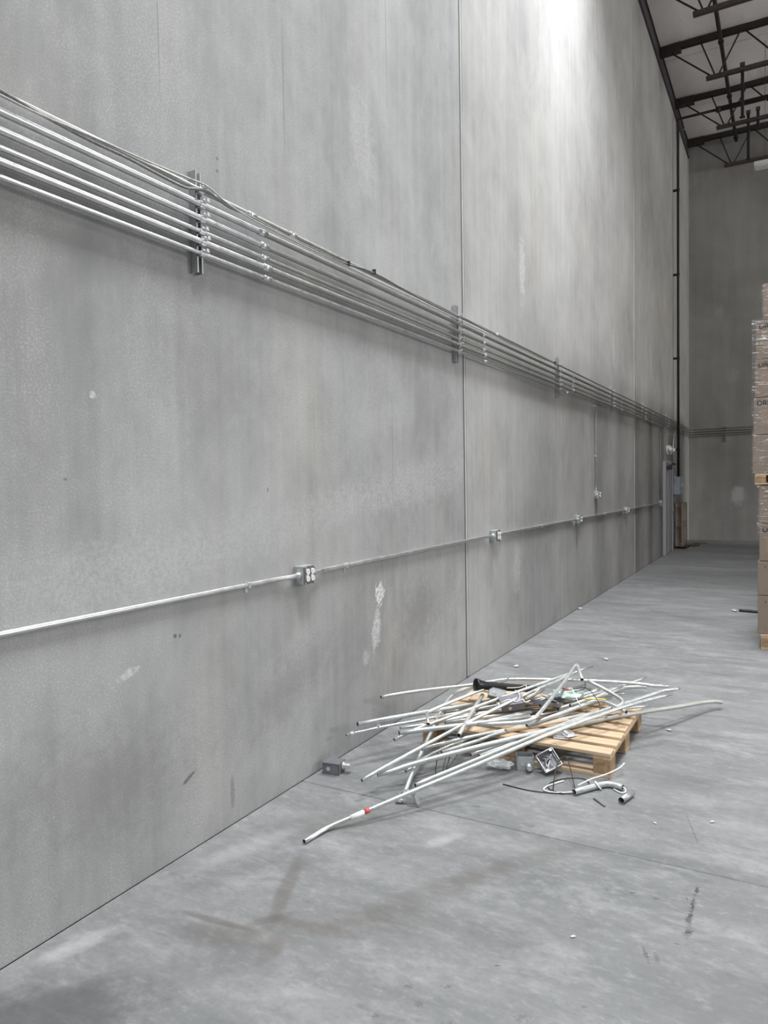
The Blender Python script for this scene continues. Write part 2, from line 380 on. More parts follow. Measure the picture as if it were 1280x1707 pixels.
def insulation():
    t = NT('white_faced_insulation')
    n = t.noise(t.mapped((1.2, 0.5, 1)), 1.2, 5, 0.6, 0.6)
    t.link(t.mix(t.rng(n, 0.3, 0.7, 0, 1), rgb(0.80, 0.765, 0.755), rgb(0.90, 0.87, 0.86)), t.b.inputs['Base Color'])
    t.b.inputs['Roughness'].default_value = 0.5
    t.bump(n, 0.6, 0.05)
    return t.m
M_INSUL = insulation()
def skylight_mat():
    t = NT('skylight_lens')
    t.b.inputs['Base Color'].default_value = rgb(0.9, 0.9, 0.9)
    t.b.inputs['Emission Color'].default_value = rgb(0.95, 0.98, 1.0)
    t.b.inputs['Emission Strength'].default_value = 2.0
    return t.m
M_SKY = skylight_mat()

# ------------------------------------------------------------------ mesh helpers
def me_from(name, V, F, mats, smooth=False, fm=None):
    me = bpy.data.meshes.new(name)
    me.from_pydata([tuple(v) for v in V], [], F)
    for m in (mats if isinstance(mats, (list, tuple)) else [mats]): me.materials.append(m)
    if smooth: me.polygons.foreach_set('use_smooth', [True]*len(me.polygons))
    if fm: me.polygons.foreach_set('material_index', fm)
    me.update()
    return me

def ob(name, me, parent=None, loc=(0, 0, 0), rot=(0, 0, 0), **props):
    o = bpy.data.objects.new(name, me); COL.objects.link(o)
    o.location = loc; o.rotation_euler = rot
    if parent is not None: o.parent = parent
    for k, v in props.items(): o[k] = v
    return o

def thing(name, label, cat, loc=(0, 0, 0), rot=(0, 0, 0), group=None):
    o = ob(name, None, None, loc, rot, label=label, category=cat)
    if group: o['group'] = group
    return o

def copy_tree(o, parent=None):
    c = o.copy(); COL.objects.link(c); c.parent = parent
    for ch in list(o.children): copy_tree(ch, c)
    return c

def box(x0, x1, y0, y1, z0, z1, mat, bevel=0.0, name='box'):
    bm = bmesh.new()
    bmesh.ops.create_cube(bm, size=1.0)
    bmesh.ops.scale(bm, vec=(x1-x0, y1-y0, z1-z0), verts=bm.verts)
    bmesh.ops.translate(bm, vec=((x0+x1)/2, (y0+y1)/2, (z0+z1)/2), verts=bm.verts)
    if bevel > 0:
        bmesh.ops.bevel(bm, geom=list(bm.edges), offset=bevel, segments=1, affect='EDGES')
    me = bpy.data.meshes.new(name); bm.to_mesh(me); bm.free()
    me.materials.append(mat)
    return me

def join(name, parts, mats):
    """parts: list of (V, F, material index) -> one mesh"""
    V, F, I = [], [], []
    for v, f, i in parts:
        n = len(V); V += list(v); F += [tuple(a+n for a in q) for q in f]; I += [i]*len(f)
    return me_from(name, V, F, mats, False, I)

def raw_box(x0, x1, y0, y1, z0, z1):
    V = [(x, y, z) for x in (x0, x1) for y in (y0, y1) for z in (z0, z1)]
    F = [(0, 1, 3, 2), (4, 6, 7, 5), (0, 4, 5, 1), (2, 3, 7, 6), (0, 2, 6, 4), (1, 5, 7, 3)]
    return V, F

def chaikin(P, it=2, keep=0.25):
    P = [Vector(p) for p in P]
    for _ in range(it):
        if len(P) < 3: return P
        Q = [P[0]]
        for i in range(len(P)-1):
            a, b = P[i], P[i+1]
            if i > 0: Q.append(a.lerp(b, keep))
            if i < len(P)-2: Q.append(a.lerp(b, 1-keep))
        Q.append(P[-1]); P = Q
    return P

def tube_vf(P, r, seg=10, hollow=None, radii=None):
    """solid (hollow=None) or open pipe with wall thickness hollow; V, F, face material index"""
    P = [Vector(p) for p in P]; n = len(P)
    T = []
    for i in range(n):
        d = (P[min(i+1, n-1)] - P[max(i-1, 0)])
        T.append(d.normalized() if d.length > 1e-9 else Vector((0, 0, 1)))
    nrm = T[0].cross(Vector((0, 0, 1)))
    if nrm.length < 0.1: nrm = T[0].cross(Vector((1, 0, 0)))
    nrm.normalize()
    R = [r]*n if radii is None else radii
    frames = []
    for i in range(n):
        if i:
            nrm = nrm - T[i]*nrm.dot(T[i])
            nrm.normalize()
        frames.append((nrm.copy(), T[i].cross(nrm)))
    V, F, I = [], [], []
    def ring(i, rr):
        a, b = frames[i]
        s = len(V)
        for k in range(seg):
            t = 2*math.pi*k/seg
            V.append(P[i] + a*(rr*math.cos(t)) + b*(rr*math.sin(t)))
        return s
    rings = [ring(i, R[i]) for i in range(n)]
    def bridge(a, b, mi, flip=False):
        for k in range(seg):
            q = (a+k, a+(k+1) % seg, b+(k+1) % seg, b+k)
            F.append(q[::-1] if flip else q); I.append(mi)
    for i in range(n-1): bridge(rings[i], rings[i+1], 0)
    if hollow is None:
        F.append(tuple(rings[0]+k for k in range(seg))[::-1]); I.append(0)
        F.append(tuple(rings[-1]+k for k in range(seg))); I.append(0)
    else:
        inner = [ring(i, R[i]-hollow) for i in range(n)]
        bridge(rings[0], inner[0], 0, True); bridge(rings[-1], inner[-1], 0)
        for i in range(n-1): bridge(inner[i], inner[i+1], 1, True)
    return V, F, I

def tube(P, r, mat, seg=10, hollow=None, radii=None, smoothit=2, name='tube', bore=None):
    P = chaikin(P, smoothit) if smoothit and radii is None else [Vector(p) for p in P]
    V, F, I = tube_vf(P, r, seg, hollow, radii)
    me = me_from(name, V, F, [mat, bore or M_BORE], True, I)
    if hollow is None or True:
        me.polygons.foreach_set('use_smooth', [len(p.vertices) == 4 for p in me.polygons])
    return me

def text_mesh(s, size, mat, name='lettering', depth=0.0008):
    cu = bpy.data.curves.new(name, 'FONT'); cu.body = s; cu.size = size; cu.extrude = depth
    cu.offset = size*0.022
    o = bpy.data.objects.new(name, cu); COL.objects.link(o)
    dg = bpy.context.evaluated_depsgraph_get()
    me = bpy.data.meshes.new_from_object(o.evaluated_get(dg))
    bpy.data.objects.remove(o, do_unlink=True)
    me.materials.clear(); me.materials.append(mat)
    return me

def crumple(name, r, mat, seed, flat=0.5, sub=3, rough=0.35):
    rnd = random.Random(seed)
    bm = bmesh.new(); bmesh.ops.create_icosphere(bm, subdivisions=sub, radius=1.0)
    off = [Vector((rnd.uniform(-1, 1), rnd.uniform(-1, 1), rnd.uniform(-1, 1))).normalized() for _ in range(9)]
    ph = [rnd.uniform(0, 6) for _ in range(9)]
    for v in bm.verts:
        s = 1.0
        for o, p in zip(off, ph):
            s += rough*0.28*abs(math.sin(3.2*v.co.dot(o) + p)) - rough*0.1
        s *= 1 + rnd.uniform(-.08, .08)
        v.co = v.co*s
        v.co.x *= r[0]; v.co.y *= r[1]; v.co.z *= r[2]
    z0 = min(v.co.z for v in bm.verts)
    for v in bm.verts: v.co.z -= z0
    me = bpy.data.meshes.new(name); bm.to_mesh(me); bm.free(); me.materials.append(mat)
    return me

# ================================================================== SETTING
YB = 21.87          # back wall
X1, Y0 = 24.0, -9.0 # right wall, wall behind the photographer
JOINTS = [-2.08, 5.845, 13.77]

def panel_prism(y0, y1, z0, z1, th=0.16, ch=0.018):
    """tilt-up panel with chamfered vertical edges, face at x = 0"""
    prof = [(-th, y0), (-ch, y0), (0, y0+ch), (0, y1-ch), (-ch, y1), (-th, y1)]
    V = [(x, y, z) for z in (z0, z1) for x, y in prof]; n = len(prof)
    F = [tuple(range(n)), tuple(range(2*n-1, n-1, -1))]
    F += [(i, i+n, (i+1) % n + n, (i+1) % n) for i in range(n)]
    return V, F

wall_left = ob('wall_left', box(-0.40, -0.165, Y0, YB+0.4, -0.3, 11.2, M_JOINT), kind='structure')
edges = [Y0] + JOINTS + [YB-0.012]
for i in range(4):
    g = 0.020
    V, F = panel_prism(edges[i]+(g if i else 0), edges[i+1]-g, 0.0, 11.2)
    ob('panel', me_from('panel', V, F, M_WALLS[i]), wall_left)
for y in JOINTS:
    ob('joint_sealant', box(-0.165, -0.003, y+0.006, y+0.0198, 0.0, 11.2, M_SEAL), wall_left)
    ob('joint_backer', box(-0.165, -0.007, y-0.0198, y+0.006, 0.0, 11.2, M_JDARK), wall_left)
ob('joint_sealant', box(-0.02, 0.012, YB-0.03, YB, 0.0, 10.6, M_SEAL), wall_left)

wall_back = ob('wall_back', box(-0.2, X1+0.2, YB, YB+0.2, -0.3, 11.2, M_BACK), kind='structure')
wall_right = ob('wall_right', box(X1, X1+0.2, Y0, YB, -0.3, 11.2, M_BACK), kind='structure')
wall_front = ob('wall_front', box(-0.2, X1+0.2, Y0-0.2, Y0, -0.3, 11.2, M_BACK), kind='structure')

floor = ob('floor', box(-0.2, X1, Y0, YB, -0.30, -0.012, M_JOINT), kind='structure')
FJ = [Y0, 3.352, 5.839, 6.444, YB]
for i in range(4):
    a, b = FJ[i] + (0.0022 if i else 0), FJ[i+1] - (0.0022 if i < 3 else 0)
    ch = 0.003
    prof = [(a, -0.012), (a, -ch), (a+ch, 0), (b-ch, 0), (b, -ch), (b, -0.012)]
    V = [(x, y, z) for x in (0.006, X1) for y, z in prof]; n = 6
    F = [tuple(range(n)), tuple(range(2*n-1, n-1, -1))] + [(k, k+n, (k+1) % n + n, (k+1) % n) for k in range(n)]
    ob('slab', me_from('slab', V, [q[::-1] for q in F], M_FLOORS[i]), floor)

ceiling = ob('ceiling', box(-0.2, X1, Y0, YB, ROOF_Z+0.02, ROOF_Z+0.25, M_INSUL), kind='structure')
k = 0
yy = Y0
while yy < YB - 0.1:                      # insulation blankets between the joist lines
    y2 = min(YB, yy + 2.4 - 0.01)
    nx, ny = 40, 6
    V = []; F = []
    for i in range(nx+1):
        for j in range(ny+1):
            x = X1*i/nx; y = yy + (y2-yy)*j/ny
            s = math.sin(math.pi*j/ny)
            V.append((x, y, ROOF_Z - 0.02 - 0.05*s*(0.6+0.4*math.sin(x*2.6+yy)) - 0.01*math.sin(x*7)))
    for i in range(nx):
        for j in range(ny):
            a = i*(ny+1)+j
            F.append((a, a+1, a+ny+2, a+ny+1))
    ob('insulation_blanket', me_from('insulation_blanket', V, F, M_INSUL, True), ceiling)
    yy += 2.4
for i, (sx, sy, w, spr) in enumerate(SKYLIGHTS):
    ob('window_%d' % (i+1), box(sx-1.22, sx+1.22, sy-0.62, sy+0.62, ROOF_Z-0.12, ROOF_Z-0.02, M_SKY), kind='structure')

fpanel = ob('window_9', box(X_FILL+0.02, X_FILL+0.09, 11.0, 19.0, 4.4, 9.0, M_SKY), kind='structure')  # added fill panel on the unseen right wall
for y in (11.0, 13.0, 15.0, 17.0, 19.0):
    ob('mullion', box(X_FILL+0.01, X_FILL+0.02, y-0.04, y+0.04, 4.4, 9.0, M_LEDGER), fpanel)

# steel ledger channel bolted to the wall under the roof
trim = ob('trim_1', None, kind='structure')
ob('channel_web', box(0.0, 0.012, Y0, YB-0.02, 10.52, 10.90, M_LEDGER), trim)
ob('channel_flange', box(0.012, 0.04, Y0, YB-0.02, 10.52, 10.535, M_LEDGER), trim)
ob('channel_flange', box(0.012, 0.04, Y0, YB-0.02, 10.885, 10.90, M_LEDGER), trim)

# door far down the wall
door = ob('door_1', None, kind='structure')
ob('door_slab', box(0.004, 0.045, 17.26, 18.30, 0.008, 2.06, M_DOOR, 0.003), door)
ob('frame', box(0.0, 0.065, 17.17, 17.26, 0.0, 2.12, M_DOOR, 0.003), door)
ob('frame', box(0.0, 0.065, 18.30, 18.39, 0.0, 2.12, M_DOOR, 0.003), door)
ob('frame', box(0.0, 0.065, 17.26, 18.30, 2.06, 2.12, M_DOOR, 0.003), door)
cl = ob('door_closer', box(0.045, 0.13, 17.42, 17.75, 1.93, 2.02, M_SLOT, 0.01), door)
ob('closer_arm', tube([(0.10, 17.7, 2.03), (0.17, 18.0, 2.05), (0.07, 18.1, 2.09)], 0.012, M_SLOT, 6, smoothit=0), cl)
ob('door_handle', tube([(0.045, 18.2, 1.0), (0.10, 18.2, 1.0), (0.10, 18.08, 1.0)], 0.012, M_ZINC, 6, smoothit=1), door)

# ================================================================== ROOF STEEL
def between(a, b, r):
    V, F, I = tube_vf([a, b], r, 6)
    return V, F
def make_joist():
    t = ob('roof_joist', None)
    L = 9.0
    tc = [raw_box(0, L, -0.065, -0.012, 10.80, 10.90) + (0,), raw_box(0, L, 0.012, 0.065, 10.80, 10.90) + (0,),
          raw_box(0, 0.42, -0.09, 0.09, 10.74, 10.90) + (0,)]
    ob('top_chord', join('top_chord', tc, [M_STEEL]), t)
    bc = [raw_box(0.91, L, -0.055, -0.012, 10.0, 10.065) + (0,), raw_box(0.91, L, 0.012, 0.055, 10.0, 10.065) + (0,)]
    ob('bottom_chord', join('bottom_chord', bc, [M_STEELB]), t)
    segs = [((0.2, 10.78), (1.02, 10.05)), ((0.80, 10.82), (1.08, 10.05)), ((1.14, 10.05), (1.55, 10.82))]
    x = 1.62
    while x < L - 1.4:
        segs += [((x, 10.82), (x+0.66, 10.05)), ((x+0.68, 10.82), (x+0.68, 10.05)), ((x+0.72, 10.05), (x+1.36, 10.82))]
        x += 1.42
    for a, b in segs:
        V, F = between((a[0], 0, a[1]), (b[0], 0, b[1]), 0.017)
        ob('web_rod', me_from('web_rod', V, F, M_STEEL), t)
    return t
jo = make_joist()
JL = [(12.02, 'dark steel open-web roof joist nearest the camera, at the upper right frame edge'),
      (14.40, 'dark steel roof joist, second nearest, bottom chord cut by the top frame edge'),
      (16.79, 'dark steel open-web roof joist, third from the back wall'),
      (19.23, 'dark steel open-web roof joist beside the black sprinkler branch pipe'),
      (21.62, 'dark steel open-web roof joist hard against the back wall')]
for i, (y, lab) in enumerate(JL):
    o = jo if i == 0 else copy_tree(jo)
    o.location = (0.012, y, 0)
    o['label'] = lab; o['category'] = 'roof joist'; o['group'] = 'open-web roof joists'

bp = ob('bracing_pipe', tube([(1.20, 11.0, 10.70), (1.20, 21.80, 10.70)], 0.040, M_BLKPIPE, 10, smoothit=0),
        label='black pipe running along the roof just below the joist top chords', category='pipe')
for y in (14.40, 16.79, 19.23, 21.62):
    ob('pipe_collar', tube([(1.20, y-0.04, 10.70), (1.20, y+0.04, 10.70)], 0.056, M_BLKPIPE, 8, smoothit=0), bp)
    ob('hanger', box(1.19, 1.21, y-0.012, y+0.012, 10.70, 10.80, M_BLKPIPE), bp)

sp = ob('sprinkler_riser', None, label='black sprinkler pipe climbing the far wall and crossing below the roof', category='pipe')
ob('riser', tube([(0.115, 18.86, 1.765), (0.115, 18.86, 10.18), (0.115, 18.86, 10.28), (0.19, 18.86, 10.29), (1.0, 18.86, 10.29)], 0.030, M_BLKPIPE, 10, smoothit=2), sp)
ob('branch', tube([(0.98, 18.86, 10.29), (9.0, 18.86, 10.36)], 0.058, M_BLKPIPE, 10, smoothit=0), sp)
ob('pipe_coupling', tube([(0.94, 18.86, 10.29), (1.04, 18.86, 10.291)], 0.066, M_BLKPIPE, 10, smoothit=0), sp)
for z in (2.4, 4.6, 6.6, 8.6):
    ob('wall_clip', box(0.0, 0.15, 18.84, 18.88, z, z+0.05, M_BLKPIPE), sp)
for (x, y, z0, z1, lab) in ((1.60, 16.79, 9.08, 10.16, 'black steel drop post hanging below the third joist from the back wall'),
                            (1.60, 19.25, 9.16, 10.27, 'black steel drop post hanging below the sprinkler branch pipe'),
                            (1.80, 19.25, 9.80, 10.30, 'short black drop post right of the longer one below the sprinkler branch')):
    o = ob('drop_post', box(x-0.030, x+0.030, y-0.03, y+0.03, z0, z1, M_BLKPIPE, 0.006), label=lab, category='post', group='posts hanging from the roof steel')
    ob('end_plate', box(x-0.05, x+0.05, y-0.045, y+0.045, z0-0.012, z0, M_BLKPIPE), o)
    ob('bracket', box(x-0.045, x+0.045, y-0.035, y+0.035, z1-0.07, z1+0.0, M_STEELB), o)

hb = thing('high_bay_light', 'white linear light fixture hanging in front of the back wall', 'light', (1.79, 17.5, 8.25))
ob('housing', box(0, 1.25, -0.16, 0.16, 0.02, 0.10, M_WHITE, 0.012), hb)
ob('diffuser', box(0.03, 1.22, -0.13, 0.13, 0.0, 0.02, M_WHITE, 0.006), hb)
for x in (0.2, 1.05):
    ob('hanging_cable', tube([(x, 0, 0.10), (x, 0, 2.60)], 0.004, M_SLOT, 5, smoothit=0), hb)

# ================================================================== CONDUIT RACK ON THE WALL
STRUT_Y = [2.585, 5.615, 8.646, 11.68, 14.55, 17.60, 20.60]
def make_strut():
    t = ob('strut_channel', None)
    parts = [raw_box(0.0, 0.003, -0.0205, 0.0205, 0, 0.47) + (0,), raw_box(0.0, 0.041, -0.0205, -0.0180, 0, 0.47) + (0,),
             raw_box(0.0, 0.041, 0.0180, 0.0205, 0, 0.47) + (0,), raw_box(0.038, 0.041, -0.0205, -0.0105, 0, 0.47) + (0,),
             raw_box(0.038, 0.041, 0.0105, 0.0205, 0, 0.47) + (0,)]
    ob('channel', join('channel', parts, [M_STRUT]), t)
    for z in (0.05, 0.42):
        ob('anchor_bolt', tube([(0.003, 0, z), (0.016, 0, z)], 0.009, M_ZINC, 6, smoothit=0), t)
    return t
# conduit: z, radius, material, y end
CON = [(3.094, 0.0118, M_EMTDIM), (3.028, 0.0147, M_EMT), (2.963, 0.0147, M_EMT), (2.905, 0.0100, M_EMT), (2.855, 0.0147, M_EMT), (2.803, 0.0100, M_EMT)]
def clamp_mesh(r):
    parts = []
    V, F, I = [], [], []
    n = 10; w = 0.016
    for s in (-w, w):
        for rr in (r+0.0012, r+0.0035):
            for k in range(n+1):
                a = math.pi*(-0.5 + k/n)
                V.append((0.041 + r + math.cos(a)*rr if k not in (0, n) else 0.041, s, math.sin(a)*rr))
    m = n+1
    for k in range(n):
        F.append((m+k, m+k+1, 3*m+k+1, 3*m+k)); F.append((0*m+k, 2*m+k, 2*m+k+1, k+1))
        F.append((k, k+1, m+k+1, m+k)); F.append((2*m+k, 3*m+k, 3*m+k+1, 2*m+k+1))
    bx = raw_box(0.041+2*r-0.004, 0.041+2*r+0.020, 0.004, 0.018, r-0.004, r+0.010)
    nb = len(V); V += bx[0]; F += [tuple(a+nb for a in q) for q in bx[1]]
    b2 = raw_box(0.041+2*r+0.004, 0.041+2*r+0.012, -0.014, 0.030, r-0.001, r+0.007)
    nb = len(V); V += b2[0]; F += [tuple(a+nb for a in q) for q in b2[1]]
    return me_from('pipe_clamp', V, F, M_ZINC)
CLAMP = {r: clamp_mesh(r) for r in (0.0100, 0.0118, 0.0147)}
st0 = make_strut()
SLAB = ['upright slotted strut channel holding the wall conduits, nearest the camera',
        'slotted strut channel under the conduits just left of the wall panel joint',
        'slotted strut channel under the conduits left of the dropped thin conduit',
        'slotted strut channel under the conduits just right of the dropped thin conduit',
        'slotted strut channel under the conduits, third before the far corner',
        'slotted strut channel under the conduits above the grey door',
        'slotted strut channel under the conduits, last one before the far corner']
for i, y in enumerate(STRUT_Y):
    o = st0 if i == 0 else copy_tree(st0)
    o.location = (0, y, 2.715)
    o['label'] = SLAB[i]; o['category'] = 'strut channel'; o['group'] = 'strut channels along the left wall'
for i, y in enumerate(STRUT_Y):
    par = [o for o in COL.objects if o.name.startswith('strut_channel') and abs(o.location.y-y) < 1e-4][0]
    for j, (z, r, m) in enumerate(CON):
        if j == 5 and i > 2 or j == 4 and i > 4: continue
        ob('pipe_clamp', CLAMP[r], par, (0, 0.0, z-2.715))

CLAB = ['dull thin conduit on the wall rack, topmost of the six', 'thick bright conduit on the wall rack, second from the top',
        'thick bright conduit on the wall rack, third from the top', 'thin conduit on the wall rack, fourth from the top',
        'thick conduit on the wall rack, fifth from the top', 'thin conduit on the wall rack, lowest of the six']
XB = [0.0, 0.0, 0.0, 0.0]
for j, (z, r, m) in enumerate(CON):
    x = 0.041 + r + 0.0012
    ys = [Y0+0.3, 0.0]
    if j <= 3:
        pts = [(x, -6.0, z), (x, 2.9, z), (x, 3.02+0.01*j, z), (x, 3.2, z), (x, 15, z), (x, YB-0.42, z), (x, YB-0.18, z-0.003), (x+0.03, YB-0.10, z-0.005), (x+0.09, YB-x-0.01, z-0.007), (0.34, YB-x, z-0.01), (0.75, YB-x, z), (9.0, YB-x, z)]
    elif j == 4:
        pts = [(x, -6.0, z), (x, 2.9, z), (x, 3.02+0.01*j, z), (x, 3.2, z), (x, 12, z), (x, 16.42, z), (x, 16.60, z-0.005), (0.035, 16.66, z-0.06), (0.02, 16.67, z-0.20), (0.02, 16.67, 1.25)]
    else:
        pts = [(x, -6.0, z), (x, 5, z), (x, 9.02, z)]
    o = ob('wall_conduit', tube(pts, r, m, 12, hollow=0.0016, smoothit=2), label=CLAB[j], category='conduit', group='conduits on the left wall rack')
    if 0 < j < 5:      # older, duller sticks beyond the first coupling
        o.data.materials.append(M_EMTDIM)
        for f in o.data.polygons:
            if f.material_index == 0 and f.center.y > 3.02 + 0.01*j: f.material_index = 2
    cys = [3.02 + 0.01*j, 6.14 + 0.013*j, 9.25, 12.3, 15.4]
    if j == 0: cys = [2.95, 3.30, 6.5]
    for cy in cys:
        if j == 5 and cy > 8.9: cy = 8.97
        ob('coupling', tube([(x, cy-0.032, z), (x, cy+0.032, z)], r+0.0035, M_ZINC, 12, smoothit=0), o)
        for d in (-0.018, 0.018):
            ob('set_screw', tube([(x+r, cy+d, z+0.004), (x+r+0.008, cy+d, z+0.005)], 0.003, M_ZINC, 6, smoothit=0), o)
        if j == 5 and cy > 8.9: break

CABA = [(0.085,1.2,3.10),(0.085,1.581,3.086),(0.085,1.717,3.071),(0.085,1.947,3.059),(0.086,2.122,3.064),(0.086,2.282,3.056),(0.088,2.45,3.050),(0.088,2.53,3.075),(0.086,2.60,3.088),(0.085,2.68,3.072),(0.085,2.759,3.060),(0.085,2.894,3.070),(0.085,3.164,3.054),(0.085,3.504,3.059),(0.085,3.693,3.055),(0.085,3.829,3.062),(0.085,4.123,3.095),(0.085,4.632,3.072),(0.085,5.423,3.062),(0.085,5.62,3.085),(0.085,6.009,3.070),(0.085,6.792,3.060),(0.085,7.551,3.054),(0.085,8.345,3.074),(0.085,9.295,3.08),(0.085,11.277,3.075),(0.085,14.05,3.07),(0.085,18.0,3.06)]
CABB = [(0.09,1.2,3.055),(0.09,1.577,3.068),(0.09,1.689,3.062),(0.09,1.943,3.077),(0.09,2.245,3.087),(0.09,2.455,3.100),(0.097,2.585,3.108),(0.09,2.68,3.082),(0.09,2.797,3.062),(0.09,2.958,3.052),(0.09,3.32,3.046),(0.085,3.684,3.05),(0.085,4.27,3.045),(0.085,4.812,3.052),(0.088,5.409,3.047),(0.088,6.138,3.046),(0.088,7.747,3.05)]
o = ob('armoured_cable', tube(CABA, 0.0065, M_CABLE, 8, smoothit=2), label='dark armoured cable weaving along the top of the wall conduits', category='cable')
for y, z in ((3.83, 3.064), (4.15, 3.094), (8.345, 3.076)):
    ob('cable_tie', box(0.072, 0.098, y-0.004, y+0.004, z-0.012, z+0.018, M_SLOT), o)
ob('grey_cable', tube(CABB, 0.0045, M_CABLE2, 8, smoothit=2), label='thin grey cable crossing between the two upper wall conduits', category='cable')

# back wall continuation: one strut
o = ob('strut_channel', None, label='short strut channel holding the conduits on the back wall', category='strut channel', group='strut channels')
ob('channel', join('channel', [raw_box(0.95, 0.99, YB-0.003, YB, 2.70, 3.14)+(0,), raw_box(0.95, 0.953, YB-0.041, YB, 2.70, 3.14)+(0,), raw_box(0.987, 0.99, YB-0.041, YB, 2.70, 3.14)+(0,)], [M_STRUT]), o)

# thin conduit dropped from the rack to a small box
dr = ob('drop_conduit', tube([(0.05, 10.40, 2.765), (0.05, 10.52, 2.765), (0.045, 10.60, 2.75), (0.03, 10.64, 2.68), (0.016, 10.65, 2.5), (0.016, 10.66, 1.56)], 0.0100, M_EMT, 10, smoothit=2),
        label='thin conduit dropping from the rack to a small wall box', category='conduit')
ob('strap', box(0.0, 0.030, 10.64, 10.68, 2.05, 2.07, M_ZINC, 0.002), dr)

def outlet(y, z, label, group='outlet boxes along the low conduit', faces=True):
    t = thing('outlet_box', label, 'outlet box', (0, y, z), group=group)
    ob('body', box(0.0, 0.062, -0.054, 0.054, -0.052, 0.052, M_BOX, 0.003), t)
    for k in (-1, 1):
        ob('knockout', tube([(0.03, -0.054, k*0.028), (0.03, -0.0555, k*0.028)], 0.011, M_ZINC, 10, smoothit=0), t)
    for s in (-1, 1):
        ob('connector', tube([(0.031, s*0.054, 0.0), (0.031, s*0.064, 0), (0.031, s*0.066, 0), (0.031, s*0.085, 0)], 0, M_ZINC, 10, radii=[0.022, 0.022, 0.018, 0.018]), t)
    c = ob('cover_plate', box(0.062, 0.070, -0.053, 0.053, -0.052, 0.052, M_COVER, 0.003), t)
    for sy in (-1, 1):
        for sz in (-1, 1):
            ob('cover_screw', tube([(0.070, sy*0.045, sz*0.046), (0.073, sy*0.045, sz*0.046)], 0.005, M_ZINC, 8, smoothit=0), c)
    if faces:
        for sy in (-0.0235, 0.0235):
            d = ob('receptacle', box(0.070, 0.0725, sy-0.012, sy+0.012, -0.036, 0.036, M_WHITE, 0.001), t)
            for sz in (-0.0205, 0.0205):
                # rounded face: cut circle
                n = 16; V = []; 
                for xx in (0.0725, 0.077):
                    for q in range(n):
                        a = 2*math.pi*q/n
                        V.append((xx, sy + 0.0172*math.cos(a), sz + max(-0.0150, min(0.0150, 0.0172*math.sin(a)))))
                F = [tuple(range(n, 2*n))] + [(q, (q+1) % n, (q+1) % n + n, q+n) for q in range(n)]
                ob('socket_face', me_from('socket_face', V, F, M_WHITE), d)
                for dy in (-0.0055, 0.0055):
                    ob('slot', box(0.0770, 0.0774, sy+dy-0.001, sy+dy+0.001, sz+0.000, sz+0.008, M_SLOT), d)
                ob('slot', box(0.0770, 0.0774, sy-0.002, sy+0.002, sz-0.009, sz-0.005, M_SLOT), d)
    return t
OB = [(3.378, 1.200, 'grey steel box with four white socket faces, nearest the camera'),
      (6.470, 1.205, 'double outlet box on the low conduit just right of the wall joint'),
      (9.580, 1.200, 'double outlet box on the low conduit below the dropped thin conduit'),
      (12.83, 1.190, 'double outlet box on the low conduit, farthest before the door')]
for y, z, lab in OB: outlet(y, z, lab)
outlet(10.675, 1.50, 'small steel wall box at the foot of the dropped thin conduit', 'single wall boxes', True)
eb = thing('junction_box', 'small steel box ending the low conduit beside the grey door', 'junction box', (0, 16.68, 1.19), group='single wall boxes')
ob('body', box(0.0, 0.05, -0.05, 0.05, -0.06, 0.06, M_BOX, 0.003), eb)
ob('cover_plate', box(0.05, 0.055, -0.052, 0.052, -0.062, 0.062, M_ZINC, 0.002), eb)
ob('connector', tube([(0.02, 0, 0.06), (0.02, 0, 0.085)], 0.017, M_ZINC, 8, smoothit=0), eb)

def low_run(ya, yb, z1, z2, label, straps, first=False):
    R = 0.0135
    xo, xw = 0.031, R + 0.001
    pts = []
    if first: pts += [(xw, ya, z1)]
    else: pts += [(xo, ya, z1), (xo, ya+0.06, z1), (xo-0.006, ya+0.10, z1), (xw, ya+0.19, z1), (xw, ya+0.30, z1)]
    pts += [(xw, yb-0.30, z2), (xw, yb-0.19, z2), (xo-0.006, yb-0.10, z2), (xo, yb-0.06, z2), (xo, yb, z2)]
    o = ob('low_conduit', tube(pts, R, M_EMT, 12, smoothit=2), label=label, category='conduit', group='low conduit runs along the wall')
    for s in straps:
        z = z1 + (z2-z1)*(s-ya)/(yb-ya)
        ob('strap', box(0.0, 2*R+0.004, s-0.010, s+0.010, z-R-0.003, z+R+0.003, M_ZINC, 0.003), o)
        ob('strap_ear', box(0.0, 0.004, s-0.010, s+0.010, z-R-0.026, z-R-0.003, M_ZINC), o)
low_run(-6.0, 3.32, 1.203, 1.200, 'long low conduit leaving the nearest outlet box toward the left frame edge', [2.90], True)
low_run(3.44, 6.41, 1.200, 1.205, 'low conduit between the nearest outlet box and the wall joint', [3.85])
low_run(6.53, 9.52, 1.205, 1.200, 'low conduit just right of the wall joint, second run', [8.0])
low_run(9.64, 12.77, 1.200, 1.190, 'low conduit below and right of the dropped thin conduit, third run', [11.2])
low_run(12.89, 16.63, 1.190, 1.190, 'low conduit ending at the steel box beside the door', [14.8])

